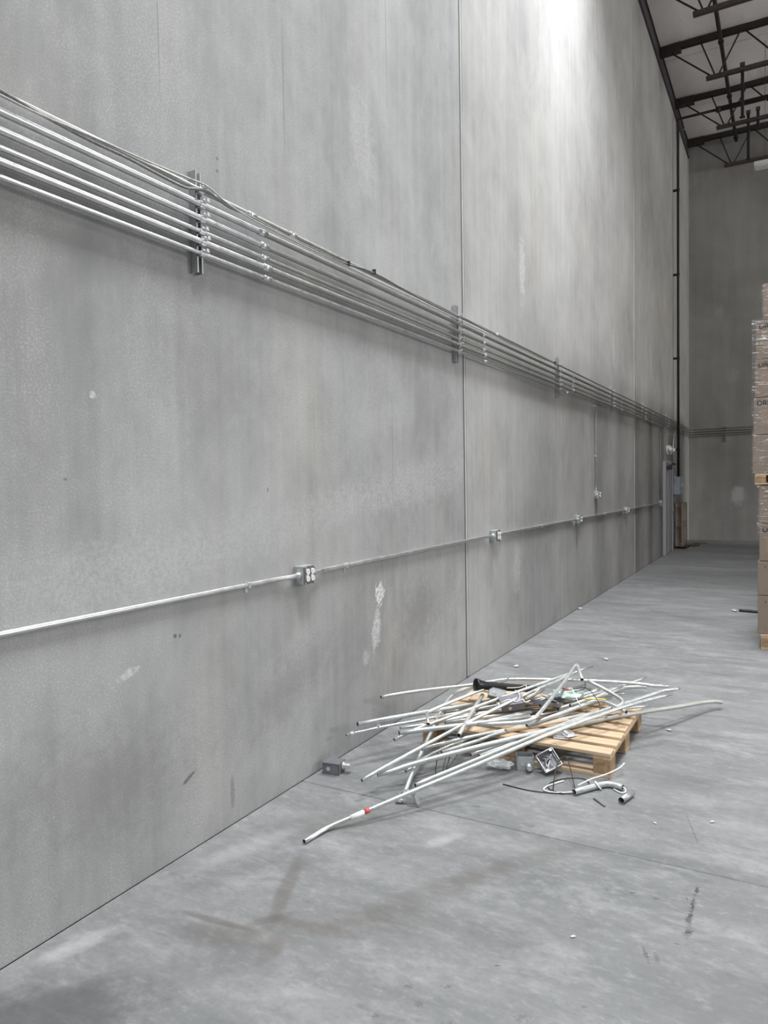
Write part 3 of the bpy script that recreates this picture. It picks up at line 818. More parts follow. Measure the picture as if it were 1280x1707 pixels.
# things by the far door
em = thing('emergency_light', 'white twin-head emergency light above the grey door', 'emergency light', (0.0, 17.80, 2.30))
ob('body', box(0.0, 0.09, -0.15, 0.15, 0.03, 0.18, M_WHITE, 0.008), em)
for s in (-1, 1):
    h = ob('lamp_head', tube([(0.05, s*0.15, 0.10), (0.09, s*0.21, 0.09), (0.14, s*0.22, 0.06)], 0, M_WHITE, 10, radii=[0.02, 0.05, 0.055]), em)
ob('lower_lens', box(0.01, 0.11, -0.14, 0.02, -0.02, 0.03, M_WHITE, 0.006), em)
ob('thin_conduit', tube([(0.03, 18.15, 2.79), (0.02, 18.16, 2.70), (0.02, 18.16, 2.40)], 0.010, M_EMTDIM, 8, smoothit=1),
   label='short thin conduit from the rack down to the emergency light', category='conduit')
ob('thin_conduit', tube([(0.03, 18.70, 2.79), (0.02, 18.72, 2.70), (0.03, 18.60, 2.45), (0.03, 18.58, 2.1), (0.05, 18.80, 1.92), (0.06, 18.86, 1.80)], 0.011, M_EMT, 8, smoothit=2),
   label='bent thin conduit running down into the blue-grey electrical box', category='conduit')
el = thing('electrical_box', 'blue-grey electrical box on the wall right of the door', 'electrical box', (0.0, 19.0, 1.33))
ob('body', box(0.0, 0.15, -0.20, 0.20, 0.0, 0.43, M_PANELBOX, 0.006), el)
ob('cover', box(0.15, 0.165, -0.205, 0.205, -0.005, 0.435, M_PANELBOX, 0.005), el)
ob('switch_handle', box(0.165, 0.20, -0.05, -0.02, 0.18, 0.30, M_PANELBOX, 0.004), el)
ob('round_sticker', tube([(0.165, 0.08, 0.15), (0.168, 0.08, 0.15)], 0.03, M_BRUST, 12, smoothit=0), el)
ob('light_switch', box(0.0, 0.03, 18.50, 18.58, 1.42, 1.55, M_WHITE, 0.004), label='small white wall switch between door and electrical box', category='switch')

# ================================================================== PALLETS
def make_pallet(w, d, h, nboards=7, mats=None, name='pallet'):
    mx, my, mb = mats or (M_WOODX, M_WOODY, M_BLOCK)
    t = ob(name, None)
    th = h*0.145
    rnd = random.Random(int(w*100))
    bw = 0.098
    base = box(-w/2, w/2, -0.5, 0.5, 0, th, mx, 0.002)
    dms = []
    gap = (d - nboards*bw)/(nboards-1)
    dm = box(0, w, 0, bw, 0, th, mx, 0.0025)
    for i in range(nboards):
        o = ob('deck_board', dm, t, (rnd.uniform(-.004, .004), i*(bw+gap), h-th), (0, 0, rnd.uniform(-.003, .003)))
    sm = box(0, 0.10, 0, d, 0, th, my, 0.002)
    bh = h - 3*th
    bm = box(0, 0.10, 0, 0.13, 0, bh, mb, 0.003)
    bt = box(0, w, 0, 0.10, 0, th, mx, 0.002)
    for x in (0.0, w/2-0.05, w-0.10):
        ob('stringer_board', sm, t, (x, 0, h-2*th))
        for y in (0.0, d/2-0.065, d-0.13):
            ob('block', bm, t, (x, y, th))
    for y in (0.0, d/2-0.05, d-0.10):
        ob('bottom_board', bt, t, (0, y, 0))
    return t
pal = make_pallet(1.20, 0.965, 0.146)
pal.location = (0.372, 4.185, 0.0); pal.rotation_euler = (0, 0, math.radians(-0.4))
pal['label'] = 'light pine pallet on the floor under the heap of conduits'; pal['category'] = 'pallet'; pal['group'] = 'wooden pallets'


PIPES = [
    (0.0118, 0, [(0.445,2.753,0.013),(0.458,2.85,0.014),(0.472,2.925,0.018),(0.556,3.027,0.045),(0.714,3.253,0.095),(0.932,3.608,0.15),(1.128,3.938,0.2),(1.297,4.273,0.235),(1.505,4.647,0.26),(1.57,4.771,0.265),(1.679,4.917,0.275),(1.78,5.07,0.285)]),  # P1
    (0.0118, 0, [(0.72,3.386,0.1),(0.762,3.468,0.11),(0.894,3.698,0.14),(1.087,4.06,0.18),(1.257,4.422,0.21),(1.48,4.774,0.24),(1.549,4.886,0.25),(1.656,5.063,0.265),(1.723,5.158,0.275),(1.771,5.17,0.28),(1.809,5.233,0.285)]),  # P2
    (0.009, 2, [(0.919,3.806,0.15),(1.066,4.124,0.165),(1.273,4.578,0.185),(1.503,5.031,0.2)]),  # P3
    (0.0105, 0, [(0.849,3.85,0.13),(0.924,3.945,0.15),(1.116,4.318,0.16),(1.264,4.611,0.17)]),  # P4
    (0.0145, 0, [(0.456,3.44,0.09),(0.522,3.502,0.1),(0.576,3.574,0.115),(0.784,3.785,0.155),(1.069,4.116,0.19),(1.233,4.331,0.2),(1.357,4.574,0.21),(1.431,4.714,0.215)]),  # P5
    (0.0105, 0, [(0.433,3.31,0.1),(0.475,3.409,0.125),(0.696,3.988,0.22),(0.857,4.393,0.275),(0.953,4.666,0.3),(1.067,4.931,0.325),(1.166,5.272,0.35)]),  # P6
    (0.0105, 0, [(0.393,3.758,0.175),(0.463,3.908,0.205),(0.574,4.081,0.23),(0.808,4.529,0.285),(1.096,5.058,0.34),(1.21,5.287,0.36)]),  # P7
    (0.0145, 1, [(0.15,3.736,0.24),(0.4,4.172,0.225),(0.532,4.384,0.215),(0.757,4.79,0.2)]),  # P8
    (0.009, 0, [(0.112,3.663,0.19),(0.229,3.849,0.195),(0.43,4.111,0.2),(0.739,4.565,0.205),(0.944,4.881,0.2)]),  # P9
    (0.009, 0, [(0.355,3.906,0.195),(0.468,4.031,0.195),(0.706,4.354,0.2),(0.87,4.589,0.2)]),  # P10
    (0.014, 1, [(0.433,3.746,0.225),(0.602,3.931,0.225),(0.794,4.124,0.225),(1.027,4.397,0.22)]),  # P11
    (0.0125, 1, [(0.814,4.053,0.24),(0.952,4.129,0.245),(1.053,4.187,0.25),(1.1,4.239,0.26),(1.113,4.322,0.275),(1.121,4.534,0.305),(1.128,4.756,0.335),(1.127,4.941,0.355),(1.117,5.14,0.375),(1.12,5.186,0.38),(1.137,5.165,0.38),(1.175,5.063,0.365),(1.213,4.978,0.335)]),  # P12
    (0.0125, 1, [(1.056,4.247,0.21),(1.267,4.631,0.245),(1.325,4.744,0.255),(1.356,4.778,0.262),(1.402,4.778,0.262),(1.461,4.754,0.255),(1.563,4.691,0.24)]),  # P13
    (0.013, 1, [(1.257,4.946,0.34),(1.356,4.955,0.3),(1.461,4.903,0.27),(1.499,4.869,0.262),(1.516,4.838,0.255),(1.509,4.799,0.245),(1.466,4.729,0.235)]),  # P14
    (0.0115, 0, [(0.103,4.114,0.3),(0.19,4.256,0.3),(0.336,4.457,0.295),(0.51,4.659,0.29),(0.627,4.844,0.29),(0.703,4.933,0.29),(0.965,5.061,0.285),(1.204,5.167,0.28),(1.442,5.265,0.27),(1.575,5.298,0.265),(1.636,5.296,0.26),(1.725,5.339,0.26)]),  # P15
    (0.0105, 0, [(0.532,3.942,0.235),(0.459,4.073,0.25),(0.454,4.107,0.255),(0.547,4.331,0.28),(0.751,4.785,0.33)]),  # P16
    (0.0125, 1, [(0.641,3.404,0.025),(0.594,3.619,0.085),(0.557,3.821,0.13),(0.521,4.006,0.165),(0.48,4.192,0.195),(0.434,4.418,0.225),(0.423,4.573,0.24),(0.443,4.677,0.245),(0.489,4.764,0.25)]),  # P17
    (0.0135, 2, [(0.755,3.892,0.215),(0.714,4.133,0.235),(0.638,4.571,0.26)]),  # P18
    (0.0105, 0, [(0.564,3.784,0.14),(0.708,3.977,0.155),(0.915,4.238,0.165),(1.08,4.438,0.175)]),  # P19
    (0.0105, 0, [(0.681,3.808,0.13),(0.826,4.04,0.15),(0.884,4.162,0.158),(0.989,4.353,0.16)]),  # P20
    (0.008, 0, [(0.543,3.584,0.085),(0.594,3.722,0.105),(0.667,3.899,0.13),(0.774,4.084,0.15)]),  # P21
    (0.008, 0, [(0.56,3.582,0.075),(0.584,3.663,0.085),(0.682,3.798,0.105),(0.822,3.965,0.13)]),  # P22
    (0.013, 1, [(1.569,5.384,0.225),(1.505,5.348,0.225),(1.437,5.294,0.225),(1.402,5.238,0.22),(1.297,4.998,0.215),(1.126,4.686,0.2)]),  # P23
    (0.009, 0, [(1.541,5.553,0.25),(1.48,5.418,0.245),(1.369,5.198,0.235),(1.194,4.886,0.215)]),  # P24
    (0.0105, 0, [(1.432,5.234,0.255),(1.371,5.091,0.25),(1.325,4.949,0.24),(1.193,4.734,0.22)]),  # P25
    (0.0105, 0, [(1.437,5.271,0.19),(1.402,5.238,0.19),(1.317,5.15,0.185),(1.109,4.896,0.18)]),  # P26
    (0.014, 2, [(2.029,5.834,0.05),(1.979,5.798,0.062),(1.892,5.642,0.08),(1.801,5.421,0.105),(1.646,5.127,0.135),(1.546,4.902,0.161),(1.453,4.788,0.161),(1.13,4.274,0.161)]),  # P27
    (0.0085, 0, [(1.636,5.141,0.165),(1.528,5.0,0.175),(1.375,4.794,0.18),(1.166,4.542,0.18)]),  # P28
    (0.0105, 2, [(1.506,4.912,0.205),(1.387,4.727,0.205),(1.162,4.421,0.2),(1.091,4.314,0.195)]),  # P29
    (0.009, 0, [(1.228,5.173,0.215),(1.087,4.977,0.21),(0.891,4.778,0.2)]),  # P30
    (0.0085, 0, [(1.177,5.224,0.235),(1.049,4.975,0.21),(0.94,4.759,0.195)]),  # P31
    (0.0105, 0, [(1.286,5.122,0.24),(1.269,5.067,0.235),(1.163,4.911,0.225),(0.997,4.709,0.2)]),  # P32
    (0.009, 0, [(0.465,4.329,0.185),(0.588,4.489,0.185),(0.833,4.823,0.18)]),  # P33
    (0.009, 0, [(0.496,4.158,0.18),(0.674,4.435,0.18),(0.9,4.751,0.175)]),  # P34
    (0.0105, 0, [(0.553,4.144,0.185),(0.729,4.349,0.185),(1.009,4.67,0.18)]),  # P35
    (0.0085, 0, [(0.52,4.311,0.17),(0.747,4.577,0.17),(0.984,4.889,0.165)]),  # P36
    (0.0105, 0, [(0.806,4.224,0.21),(0.876,4.337,0.21),(0.991,4.532,0.205)]),  # P37
    (0.0085, 0, [(0.941,4.451,0.17),(1.169,4.824,0.175),(1.375,5.166,0.18)]),  # P38
    (0.0085, 0, [(0.897,4.235,0.155),(0.998,4.447,0.16),(1.223,4.771,0.165)]),  # P39
]
PLAB = [
 'longest bright conduit, front of the heap, bent end touching the floor, red and white tape',
 'bright conduit just behind the longest front one, right tip kinked',
 'thin pinkish-grey conduit in front, cut end left of the floor boxes',
 'short bright conduit stub end poking out over the pallet front, left of the pinkish one',
 'thick bright conduit at the front left with an upward-curving left end',
 'straight conduit rising from lower left across the heap, lower of the crossing pair',
 'straight conduit rising to the rear tip of the heap, upper of the crossing pair',
 'thick grey conduit sticking out left, open end closest to the wall stain',
 'thin conduit with a fitting on its tip, farthest left end of the heap',
 'thin conduit stub ending just above the thick middle-left conduit',
 'thick grey conduit in the middle left with an open cut end',
 'grey conduit bent upward into a hoop at the top of the heap',
 'grey open-ended conduit in the centre with a kinked right end',
 'thick grey conduit bent back like a hook at the right of the heap',
 'long thin conduit lying along the back of the heap',
 'conduit with a short downturned left end, rising toward the black tube',
 'curved grey conduit reaching from the floor fitting up over the heap',
 'short thick dull conduit lying crosswise with an open end facing front',
 'conduit on the left front, just above the thick upward-curving one',
 'conduit with a cut end in front of the dark pallet opening',
 'thin conduit with its end hanging low at the left, upper of two',
 'thin conduit with its end hanging low at the left, lower of two',
 'thick grey conduit with a flattened right end at the back',
 'thin conduit whose tip shows above the long back conduit',
 'conduit tip just below the long back conduit at the right',
 'short conduit tip inside the hook-shaped conduit',
 'long dull grey conduit sticking out farthest to the right',
 'thin conduit with a short bright tip right of the pallet corner',
 'cream-tinted conduit lying across the bare pallet boards',
 'thin conduit below the hoop leg, at the rear of the heap',
 'thin conduit slanting up to the foot of the hoop',
 'conduit behind the coloured wires at the rear',
]
CORE = 'bright straight conduit buried in the middle of the heap'
for i, (r, tone, pts) in enumerate(PIPES):
    me = tube(pts, r, M_EMTB[tone], 12, hollow=0.0015, smoothit=2)
    lab = PLAB[i] if i < len(PLAB) else CORE
    o = ob('scrap_conduit', me, label=lab, category='conduit', group='scrap conduits heaped on the pallet' if i < len(PLAB) else 'conduits in the core of the heap')
    P = [Vector(p) for p in pts]
    if i == 0:
        a, b = P[3], P[4]; d = (b-a).normalized()
        ob('white_tag', tube([a-d*0.02, a+d*0.055], r+0.0012, M_TAPE, 12, smoothit=0), o, label='white tape label')
        ob('red_tape', tube([a+d*0.058, a+d*0.085], r+0.002, M_RED, 12, smoothit=0), o, label='red tape band')
    if i == 8:
        d = (P[1]-P[0]).normalized()
        ob('end_fitting', tube([P[0]+d*0.02, P[0]+d*0.055], r+0.004, M_ZINC, 10, smoothit=0), o)
        c = P[1]; ob('strap', box(-0.012, 0.012, -0.010, 0.010, -r-0.002, r+0.012, M_ZINC, 0.002), o, c)

def at(mesh, name, loc, rot, label, cat, group=None, parts=()):
    t = thing(name, label, cat, loc, tuple(math.radians(a) for a in rot), group)
    return t

# black flared tube
ob('black_tube', tube([(0.604,4.536,0.335),(0.615,4.547,0.333),(0.633,4.564,0.329),(0.659,4.589,0.323),(0.764,4.693,0.300),(0.845,4.771,0.283),(0.903,4.828,0.271),(0.925,4.850,0.266)], 0, M_BLACK, 16, hollow=0.003,
   radii=[0.046, 0.043, 0.034, 0.029, 0.026, 0.025, 0.025, 0.027], bore=M_SLOT),
   label='black plastic tube with a flared left end on top of the heap', category='tube')

def steel_box(name, label, cat, loc, rot, s, mat=None, open_top=True, group=None):
    mat = mat or M_BOX
    t = thing(name, label, cat, loc, tuple(math.radians(a) for a in rot), group)
    a, b, c = s; w = 0.003
    parts = [raw_box(-a, a, -b, b, 0, w)+(0,), raw_box(-a, -a+w, -b, b, 0, c)+(0,), raw_box(a-w, a, -b, b, 0, c)+(0,),
             raw_box(-a, a, -b, -b+w, 0, c)+(0,), raw_box(-a, a, b-w, b, 0, c)+(0,)]
    if not open_top: parts.append(raw_box(-a-0.002, a+0.002, -b-0.002, b+0.002, c, c+w)+(0,))
    ob('shell', join('shell', parts, [mat]), t)
    for sx, sy in ((-1, -1), (1, 1)):
        ob('screw_tab', box(sx*(a-0.016)-0.008, sx*(a-0.016)+0.008, sy*(b-0.010)-0.006, sy*(b-0.010)+0.006, c-0.006, c-0.003, M_ZINC), t)
    ob('knockout', tube([(a, 0, c*0.5), (a+0.002, 0, c*0.5)], min(0.012, c*0.35), M_ZINC, 10, smoothit=0), t)
    ob('knockout', tube([(-a*0.3, -b, c*0.5), (-a*0.3, -b-0.002, c*0.5)], min(0.012, c*0.35), M_ZINC, 10, smoothit=0), t)
    return t

steel_box('junction_box', 'dented grey steel junction box lying beside the black tube', 'junction box', (0.715, 4.62, 0.235), (-28, 12, 20), (0.055, 0.052, 0.055), M_BOX, False)
b = steel_box('junction_box', 'open square steel box tilted on the floor against the pallet, wires inside', 'junction box', (1.215, 4.135, 0.035), (62, 0, 34), (0.056, 0.056, 0.045), M_ZINC, True)
b.rotation_euler = (Matrix.Rotation(math.radians(24), 3, 'Z') @ Matrix.Rotation(math.radians(50), 3, 'X') @ Matrix.Rotation(math.radians(28), 3, 'Z')).to_euler()
b.location = (1.225, 4.125, 0.055)
ob('inside_plate', box(-0.050, 0.050, -0.050, 0.050, 0.004, 0.007, M_GREYMET), b)
for k in range(3):
    rr = random.Random(k+3)
    pts = [(rr.uniform(-.04, .04), rr.uniform(-.04, .04), rr.uniform(.012, .034)) for _ in range(6)]
    ob('wire_pigtail', tube(pts, 0.003, (M_SLOT, M_TAPE, M_PANELBOX)[k], 6, smoothit=2), b)
b = steel_box('junction_box', 'grey steel box standing on the floor left of the tilted open box', 'junction box', (1.085, 4.110, 0.0), (0, 0, 24), (0.050, 0.042, 0.085), M_BOX, True)
ob('connector', tube([(0.02, -0.045, 0.03), (0.02, -0.06, 0.03), (0.02, -0.062, 0.03), (0.02, -0.085, 0.03)], 0, M_ZINC, 10, radii=[0.02, 0.02, 0.015, 0.015]), b)
ob('clear_wrapper', crumple('clear_wrapper', (0.055, 0.032, 0.018), M_CLEAR, 4, rough=0.6), None, (0.955, 4.035, 0.001), (0, 0, 0.3),
   label='crumpled clear plastic wrapper on the floor before the pallet', category='plastic wrapper')

# box with a connector, at the foot of the wall
b = steel_box('junction_box', 'closed grey steel box with a connector, against the wall base', 'junction box', (0.095, 3.548, 0.0), (0, 0, 8), (0.052, 0.045, 0.065), M_GREYMET, False)
ob('connector', tube([(0.052, 0.01, 0.042), (0.064, 0.01, 0.042), (0.066, 0.01, 0.042), (0.105, 0.01, 0.042)], 0, M_ZINC, 12, radii=[0.024, 0.024, 0.018, 0.020]), b)

# fittings at the foot of the curved conduit
b = steel_box('junction_box', 'small steel box on the floor joint at the foot of the curved conduit', 'junction box', (0.668, 3.395, 0.0), (0, 0, 20), (0.045, 0.035, 0.036), M_BOX, True)
ob('connector', tube([(0.0, 0.02, 0.02), (-0.01, 0.045, 0.035)], 0.018, M_ZINC, 10, smoothit=0), b)
ob('round_fitting', tube([(-0.055, -0.03, 0.016), (-0.030, -0.03, 0.016), (-0.028, -0.03, 0.016), (-0.01, -0.025, 0.016)], 0, M_ZINC, 12, radii=[0.016, 0.016, 0.012, 0.012]), b)
for k in range(3):
    pts = [(0.03, -0.01, 0.03), (0.045, -0.03+0.012*k, 0.045), (0.05+0.01*k, -0.045, 0.015), (0.06, -0.05-0.01*k, 0.004)]
    ob('wire_pigtail', tube(pts, 0.002, M_CABLE2, 5, smoothit=2), b)

# grey sheet-metal enclosure parts in the heap
t = thing('enclosure_door', 'flat dark grey sheet-metal door lying tilted in the heap', 'metal panel', (0.955, 4.70, 0.235), (math.radians(-14), math.radians(10), math.radians(28)))
ob('sheet', box(-0.16, 0.16, -0.10, 0.10, 0.0, 0.004, M_GREYMET, 0.001), t)
ob('flange', box(-0.16, 0.16, -0.104, -0.10, -0.02, 0.004, M_GREYMET), t)
ob('latch', box(0.08, 0.10, -0.04, -0.01, 0.004, 0.012, M_ZINC, 0.002), t)
b = steel_box('enclosure', 'rounded grey steel enclosure below the sheet-metal door', 'metal box', (0.875, 4.50, 0.235), (18, -8, 30), (0.075, 0.05, 0.05), M_GREYMET, False)
ob('hub', tube([(-0.075, 0, 0.025), (-0.10, 0, 0.025)], 0.020, M_ZINC, 12, smoothit=0), b)
t = thing('folded_channel', 'small folded grey metal channel right of the hoop-shaped conduit', 'metal panel', (1.06, 4.76, 0.235), (math.radians(-20), 0, math.radians(-40)))
ob('sheet', box(-0.07, 0.07, -0.05, 0.05, 0.0, 0.003, M_GREYMET, 0.001), t)
ob('flange', box(-0.07, 0.07, 0.05, 0.053, -0.002, 0.03, M_GREYMET), t)
ob('plastic_scrap', crumple('plastic_scrap', (0.075, 0.05, 0.022), M_TEAL, 9, rough=0.7), None, (1.145, 4.86, 0.215), (0, 0, 0.4),
   label='pale green crinkled plastic scrap among the wires', category='plastic scrap')
# plates on the bare boards
for k, (dx, dy, rz, rx) in enumerate(((0, 0, 20, 6), (0.035, 0.045, 60, 14), (-0.03, 0.05, -10, -8))):
    t = thing('cover_plate', ['zinc box cover lying nearest the pallet front edge', 'zinc box cover tilted against another on the bare boards', 'zinc box cover half under the front conduits'][k],
              'metal plate', (1.245+dx, 4.315+dy, 0.152+0.008*k), (math.radians(rx), math.radians(4), math.radians(rz)), 'zinc box covers on the pallet')
    ob('plate', box(-0.045, 0.045, -0.035, 0.035, 0, 0.003, M_ZINC, 0.001), t)
    ob('raised_rim', join('raised_rim', [raw_box(-0.03, 0.03, -0.022, -0.019, 0.003, 0.014)+(0,), raw_box(-0.03, 0.03, 0.019, 0.022, 0.003, 0.014)+(0,), raw_box(-0.03, -0.027, -0.022, 0.022, 0.003, 0.014)+(0,), raw_box(0.027, 0.03, -0.022, 0.022, 0.003, 0.014)+(0,)], [M_ZINC]), t)

# loose wood slat across the heap
a, b_ = Vector((0.960, 4.14, 0.198)), Vector((1.240, 4.51, 0.200)); d = (b_-a)
ob('wood_slat', box(0, d.length, -0.022, 0.022, -0.006, 0.006, M_WOODX, 0.002), None, a, (0, 0, math.atan2(d.y, d.x)),
   label='loose thin wood slat lying across the conduits', category='wood slat')
ob('wood_slat', box(-0.20, 0.18, -0.045, 0.045, 0, 0.016, M_WOODX, 0.002), None, (0.66, 4.80, 0.15), (0, 0, 0.05),
   label='broken wood slat on the pallet behind the curved conduit', category='wood slat')
ob('wood_slat', box(-0.16, 0.16, -0.03, 0.03, 0, 0.014, M_WOODX, 0.002), None, (0.70, 4.62, 0.16), (0, 0.03, 0.3),
   label='broken wood slat in front of the black tube', category='wood slat')

# wires in the heap
def wire(pts, r, mat, label, it=3):
    ob('wire', tube(pts, r, mat, 6, smoothit=it), label=label, category='wire', group='loose wires in the heap')
def px(*a): return a
wire([(1.14,4.86,0.30),(1.18,4.84,0.31),(1.22,4.74,0.30),(1.27,4.66,0.265),(1.30,4.62,0.26)], 0.0035, M_CREAM, 'cream wire bent over the right end of the heap')
wire([(1.15,4.84,0.285),(1.20,4.88,0.30),(1.26,4.90,0.31),(1.33,4.80,0.30),(1.40,4.68,0.275),(1.42,4.60,0.262)], 0.0028, M_SLOT, 'thin black wire looping over the kinked conduit')
wire([(1.24,4.95,0.33),(1.25,4.93,0.32),(1.255,4.88,0.30),(1.22,4.84,0.29),(1.16,4.87,0.28)], 0.0028, M_SLOT, 'thin black wire hanging from the slanting conduit tip')
wire([(1.30,4.70,0.285),(1.36,4.74,0.285),(1.42,4.76,0.28)], 0.006, M_YEL, 'yellow wire beside the kinked conduit')
wire([(1.10,4.86,0.29),(1.13,4.83,0.30),(1.16,4.85,0.29),(1.12,4.88,0.285)], 0.005, M_RED, 'red wire bundle right of the hoop-shaped conduit')
wire([(0.83,4.42,0.275),(0.865,4.47,0.295),(0.92,4.46,0.275),(0.93,4.50,0.30),(0.90,4.56,0.32),(0.86,4.60,0.315)], 0.003, M_TAPE, 'white zigzag wire in front of the grey enclosure')
wire([(0.92,4.48,0.28),(0.95,4.50,0.295),(0.97,4.47,0.28),(0.99,4.52,0.285)], 0.004, M_TAPE, 'short white wire knot by the hoop-shaped conduit')
wire([(0.94,4.52,0.27),(1.00,4.60,0.30),(1.03,4.70,0.315),(1.01,4.76,0.31)], 0.006, M_CABLE, 'dark braided wire bundle on the sheet-metal door')
wire([(0.95,4.53,0.285),(0.99,4.62,0.305),(1.00,4.70,0.32)], 0.0035, M_CREAM, 'cream wire on the dark braided bundle')
wire([(0.74,4.66,0.30),(0.86,4.70,0.305),(0.90,4.72,0.33),(0.905,4.70,0.31)], 0.0035, M_CREAM, 'short cream wire sticking up by the black tube')

# on the floor in front of the pallet
o = ob('conduit_elbow', tube([(1.443,3.868,0.019),(1.50,3.955,0.019),(1.555,4.035,0.019),(1.585,4.060,0.019),(1.62,4.057,0.019),(1.665,4.047,0.019)], 0.0165, M_EMTB[1], 14, hollow=0.002, smoothit=2),
       label='bent grey conduit elbow on the floor before the pallet corner', category='conduit')
ob('conduit_stub', tube([(1.690,3.875,0.019),(1.722,4.000,0.019)], 0.0175, M_STRUT, 14, hollow=0.002, smoothit=0),
   label='short grey conduit stub on the floor right of the elbow', category='conduit')
def fwire(pts, r, mat, label):
    ob('floor_wire', tube(pts, r, mat, 6, smoothit=3), label=label, category='wire', group='loose wires on the floor')
fwire([(1.051,3.826,0.004),(1.204,3.806,0.004),(1.32,3.83,0.004),(1.41,3.865,0.006),(1.44,3.88,0.01)], 0.003, M_SLOT, 'black wire trailing left across the floor from the elbow')
fwire([(1.445,3.88,0.012),(1.50,4.009,0.006),(1.455,4.105,0.006),(1.38,4.09,0.006),(1.311,4.023,0.006),(1.275,3.93,0.006),(1.31,3.86,0.006),(1.395,3.845,0.008)], 0.003, M_SLOT, 'black wire curled in a loop before the pallet')
fwire([(1.329,3.863,0.012),(1.305,3.97,0.05),(1.29,4.10,0.09),(1.32,4.17,0.10),(1.37,4.08,0.05),(1.436,3.92,0.012)], 0.003, M_SLOT, 'black wire arching up from the floor to the pallet front')
fwire([(1.665,4.05,0.02),(1.69,4.03,0.012),(1.672,3.99,0.007),(1.62,4.03,0.008)], 0.0038, M_TAPE, 'white wire curl from the right end of the elbow')
fwire([(1.452,3.915,0.04),(1.50,4.03,0.045),(1.55,4.12,0.04),(1.61,4.25,0.045),(1.625,4.30,0.06)], 0.0038, M_TAPE, 'white wire rising behind the elbow toward the pallet corner')
fwire([(1.438,3.882,0.012),(1.37,3.85,0.006),(1.314,3.835,0.006),(1.27,3.85,0.006),(1.285,3.92,0.006),(1.343,4.02,0.006)], 0.0042, M_TAPE, 'white wire hooked left from the elbow mouth')
fwire([(1.53,3.99,0.042),(1.545,3.985,0.028),(1.56,3.99,0.008),(1.55,4.02,0.004),(1.52,4.02,0.038),(1.53,3.99,0.042)], 0.004, M_TAPE, 'white wire tied around the elbow')
fwire([(0.600,3.95,0.12),(0.63,3.85,0.06),(0.66,3.76,0.012),(0.70,3.72,0.006),(0.73,3.735,0.02),(0.72,3.82,0.08),(0.70,3.93,0.13)], 0.003, M_SLOT, 'black wire loop hanging below the front conduits')
fwire([(0.68,3.96,0.12),(0.675,3.86,0.06),(0.70,3.77,0.012),(0.73,3.80,0.05),(0.75,3.92,0.11)], 0.0025, M_SLOT, 'second black wire loop hanging below the front conduits')
ob('stick', tube([(1.548,3.868,0.005),(1.585,3.835,0.005),(1.622,3.800,0.005)], 0.0048, M_GREYMET, 6, smoothit=0), label='short dark grey rod on the floor below the elbow', category='rod')

# small floor litter
def scrap(x, y, s, seed, mat, label, h=0.25):
    s *= 0.6
    ob('litter_scrap', crumple('litter_scrap', (s, s*0.6, s*h), mat, seed, sub=2, rough=0.7), None, (x, y, 0.0005), (0, 0, seed*0.7),
       label=label, category='litter', group='litter on the floor')
scrap(1.755, 2.644, 0.012, 1, M_SCRAP, 'tiny white chip on the open floor, lower right')
scrap(0.264, 6.36, 0.035, 2, M_SCRAP, 'pale scrap on the floor behind the heap, near the wall joint')
scrap(0.943, 6.98, 0.035, 3, M_SCRAP, 'pale scrap on the floor behind the tip of the heap')
scrap(1.751, 5.174, 0.022, 5, M_SCRAP, 'small white scrap on the floor right of the pallet')
scrap(2.13, 3.87, 0.016, 6, M_SCRAP, 'small white scrap on the floor near the right frame edge')
scrap(1.88, 3.73, 0.012, 8, M_SCRAP, 'tiny white scrap on the floor in front of the stub')
scrap(0.04, 9.6, 0.05, 11, M_SCRAP, 'pale crumbs at the wall base below the third outlet box')
scrap(1.852, 10.23, 0.055, 12, M_SCRAP, 'white crumpled paper at the end of the black strap')
ob('black_strap', tube([(1.91, 10.225, 0.012), (2.0, 10.22, 0.02), (2.10, 10.21, 0.014), (2.25, 10.20, 0.008)], 0.022, M_SLOT, 6, smoothit=2), label='black strap lying on the floor left of the carton stack', category='strap')

# ================================================================== CARTON STACK
FY = 8.068
def carton(x0, z0, z1, label, group, text=True, marks=False, w=0.58, d=0.96, y0=FY):
    t = thing('carton', label, 'carton', (x0, y0, z0), group=group)
    h = z1 - z0 - 0.004
    ob('body', box(0, w-0.004, 0, d, 0, h, M_CARD, 0.006), t)
    ob('flap_seam', box(w/2-0.001, w/2+0.001, -0.0012, 0.0, h*0.0+0.004, h-0.004, M_INK), t) if False else None
    ob('sealing_tape', box(0.006, w-0.01, -0.0012, 0.001, h-0.020, h-0.004, M_LABEL), t)
    if text:
        ob('lettering', text_mesh('DREO', 0.068, M_INK), t, (0.026, -0.0015, h-0.078), (math.radians(90), 0, 0), label='black printed brand lettering')
        ob('printed_panel', box(0.062, 0.30, -0.0010, 0.0, h*0.22, h*0.66, M_LABEL), t, label='pinkish printed panel')
    if marks:
        for x in (0.06, 0.11):
            ob('printed_mark', box(x, x+0.016, -0.0012, 0.0, h*0.82, h*0.82+0.016, M_BRUST), t, label='small red printed mark')
    return t
ST = 'wrapped cartons stacked on two pallets'
UP = [(2.143, 1.751, 2.135, 'brown carton resting on the upper pallet', False, True),
      (2.150, 2.135, 2.502, 'lettered brown carton, second above the upper pallet', True, False),
      (2.160, 2.502, 2.878, 'lettered brown carton, third above the upper pallet', True, False),
      (2.166, 2.878, 3.253, 'lettered brown carton directly under the topmost carton', True, False),
      (2.228, 3.253, 3.606, 'topmost brown carton of the wrapped stack', False, True)]
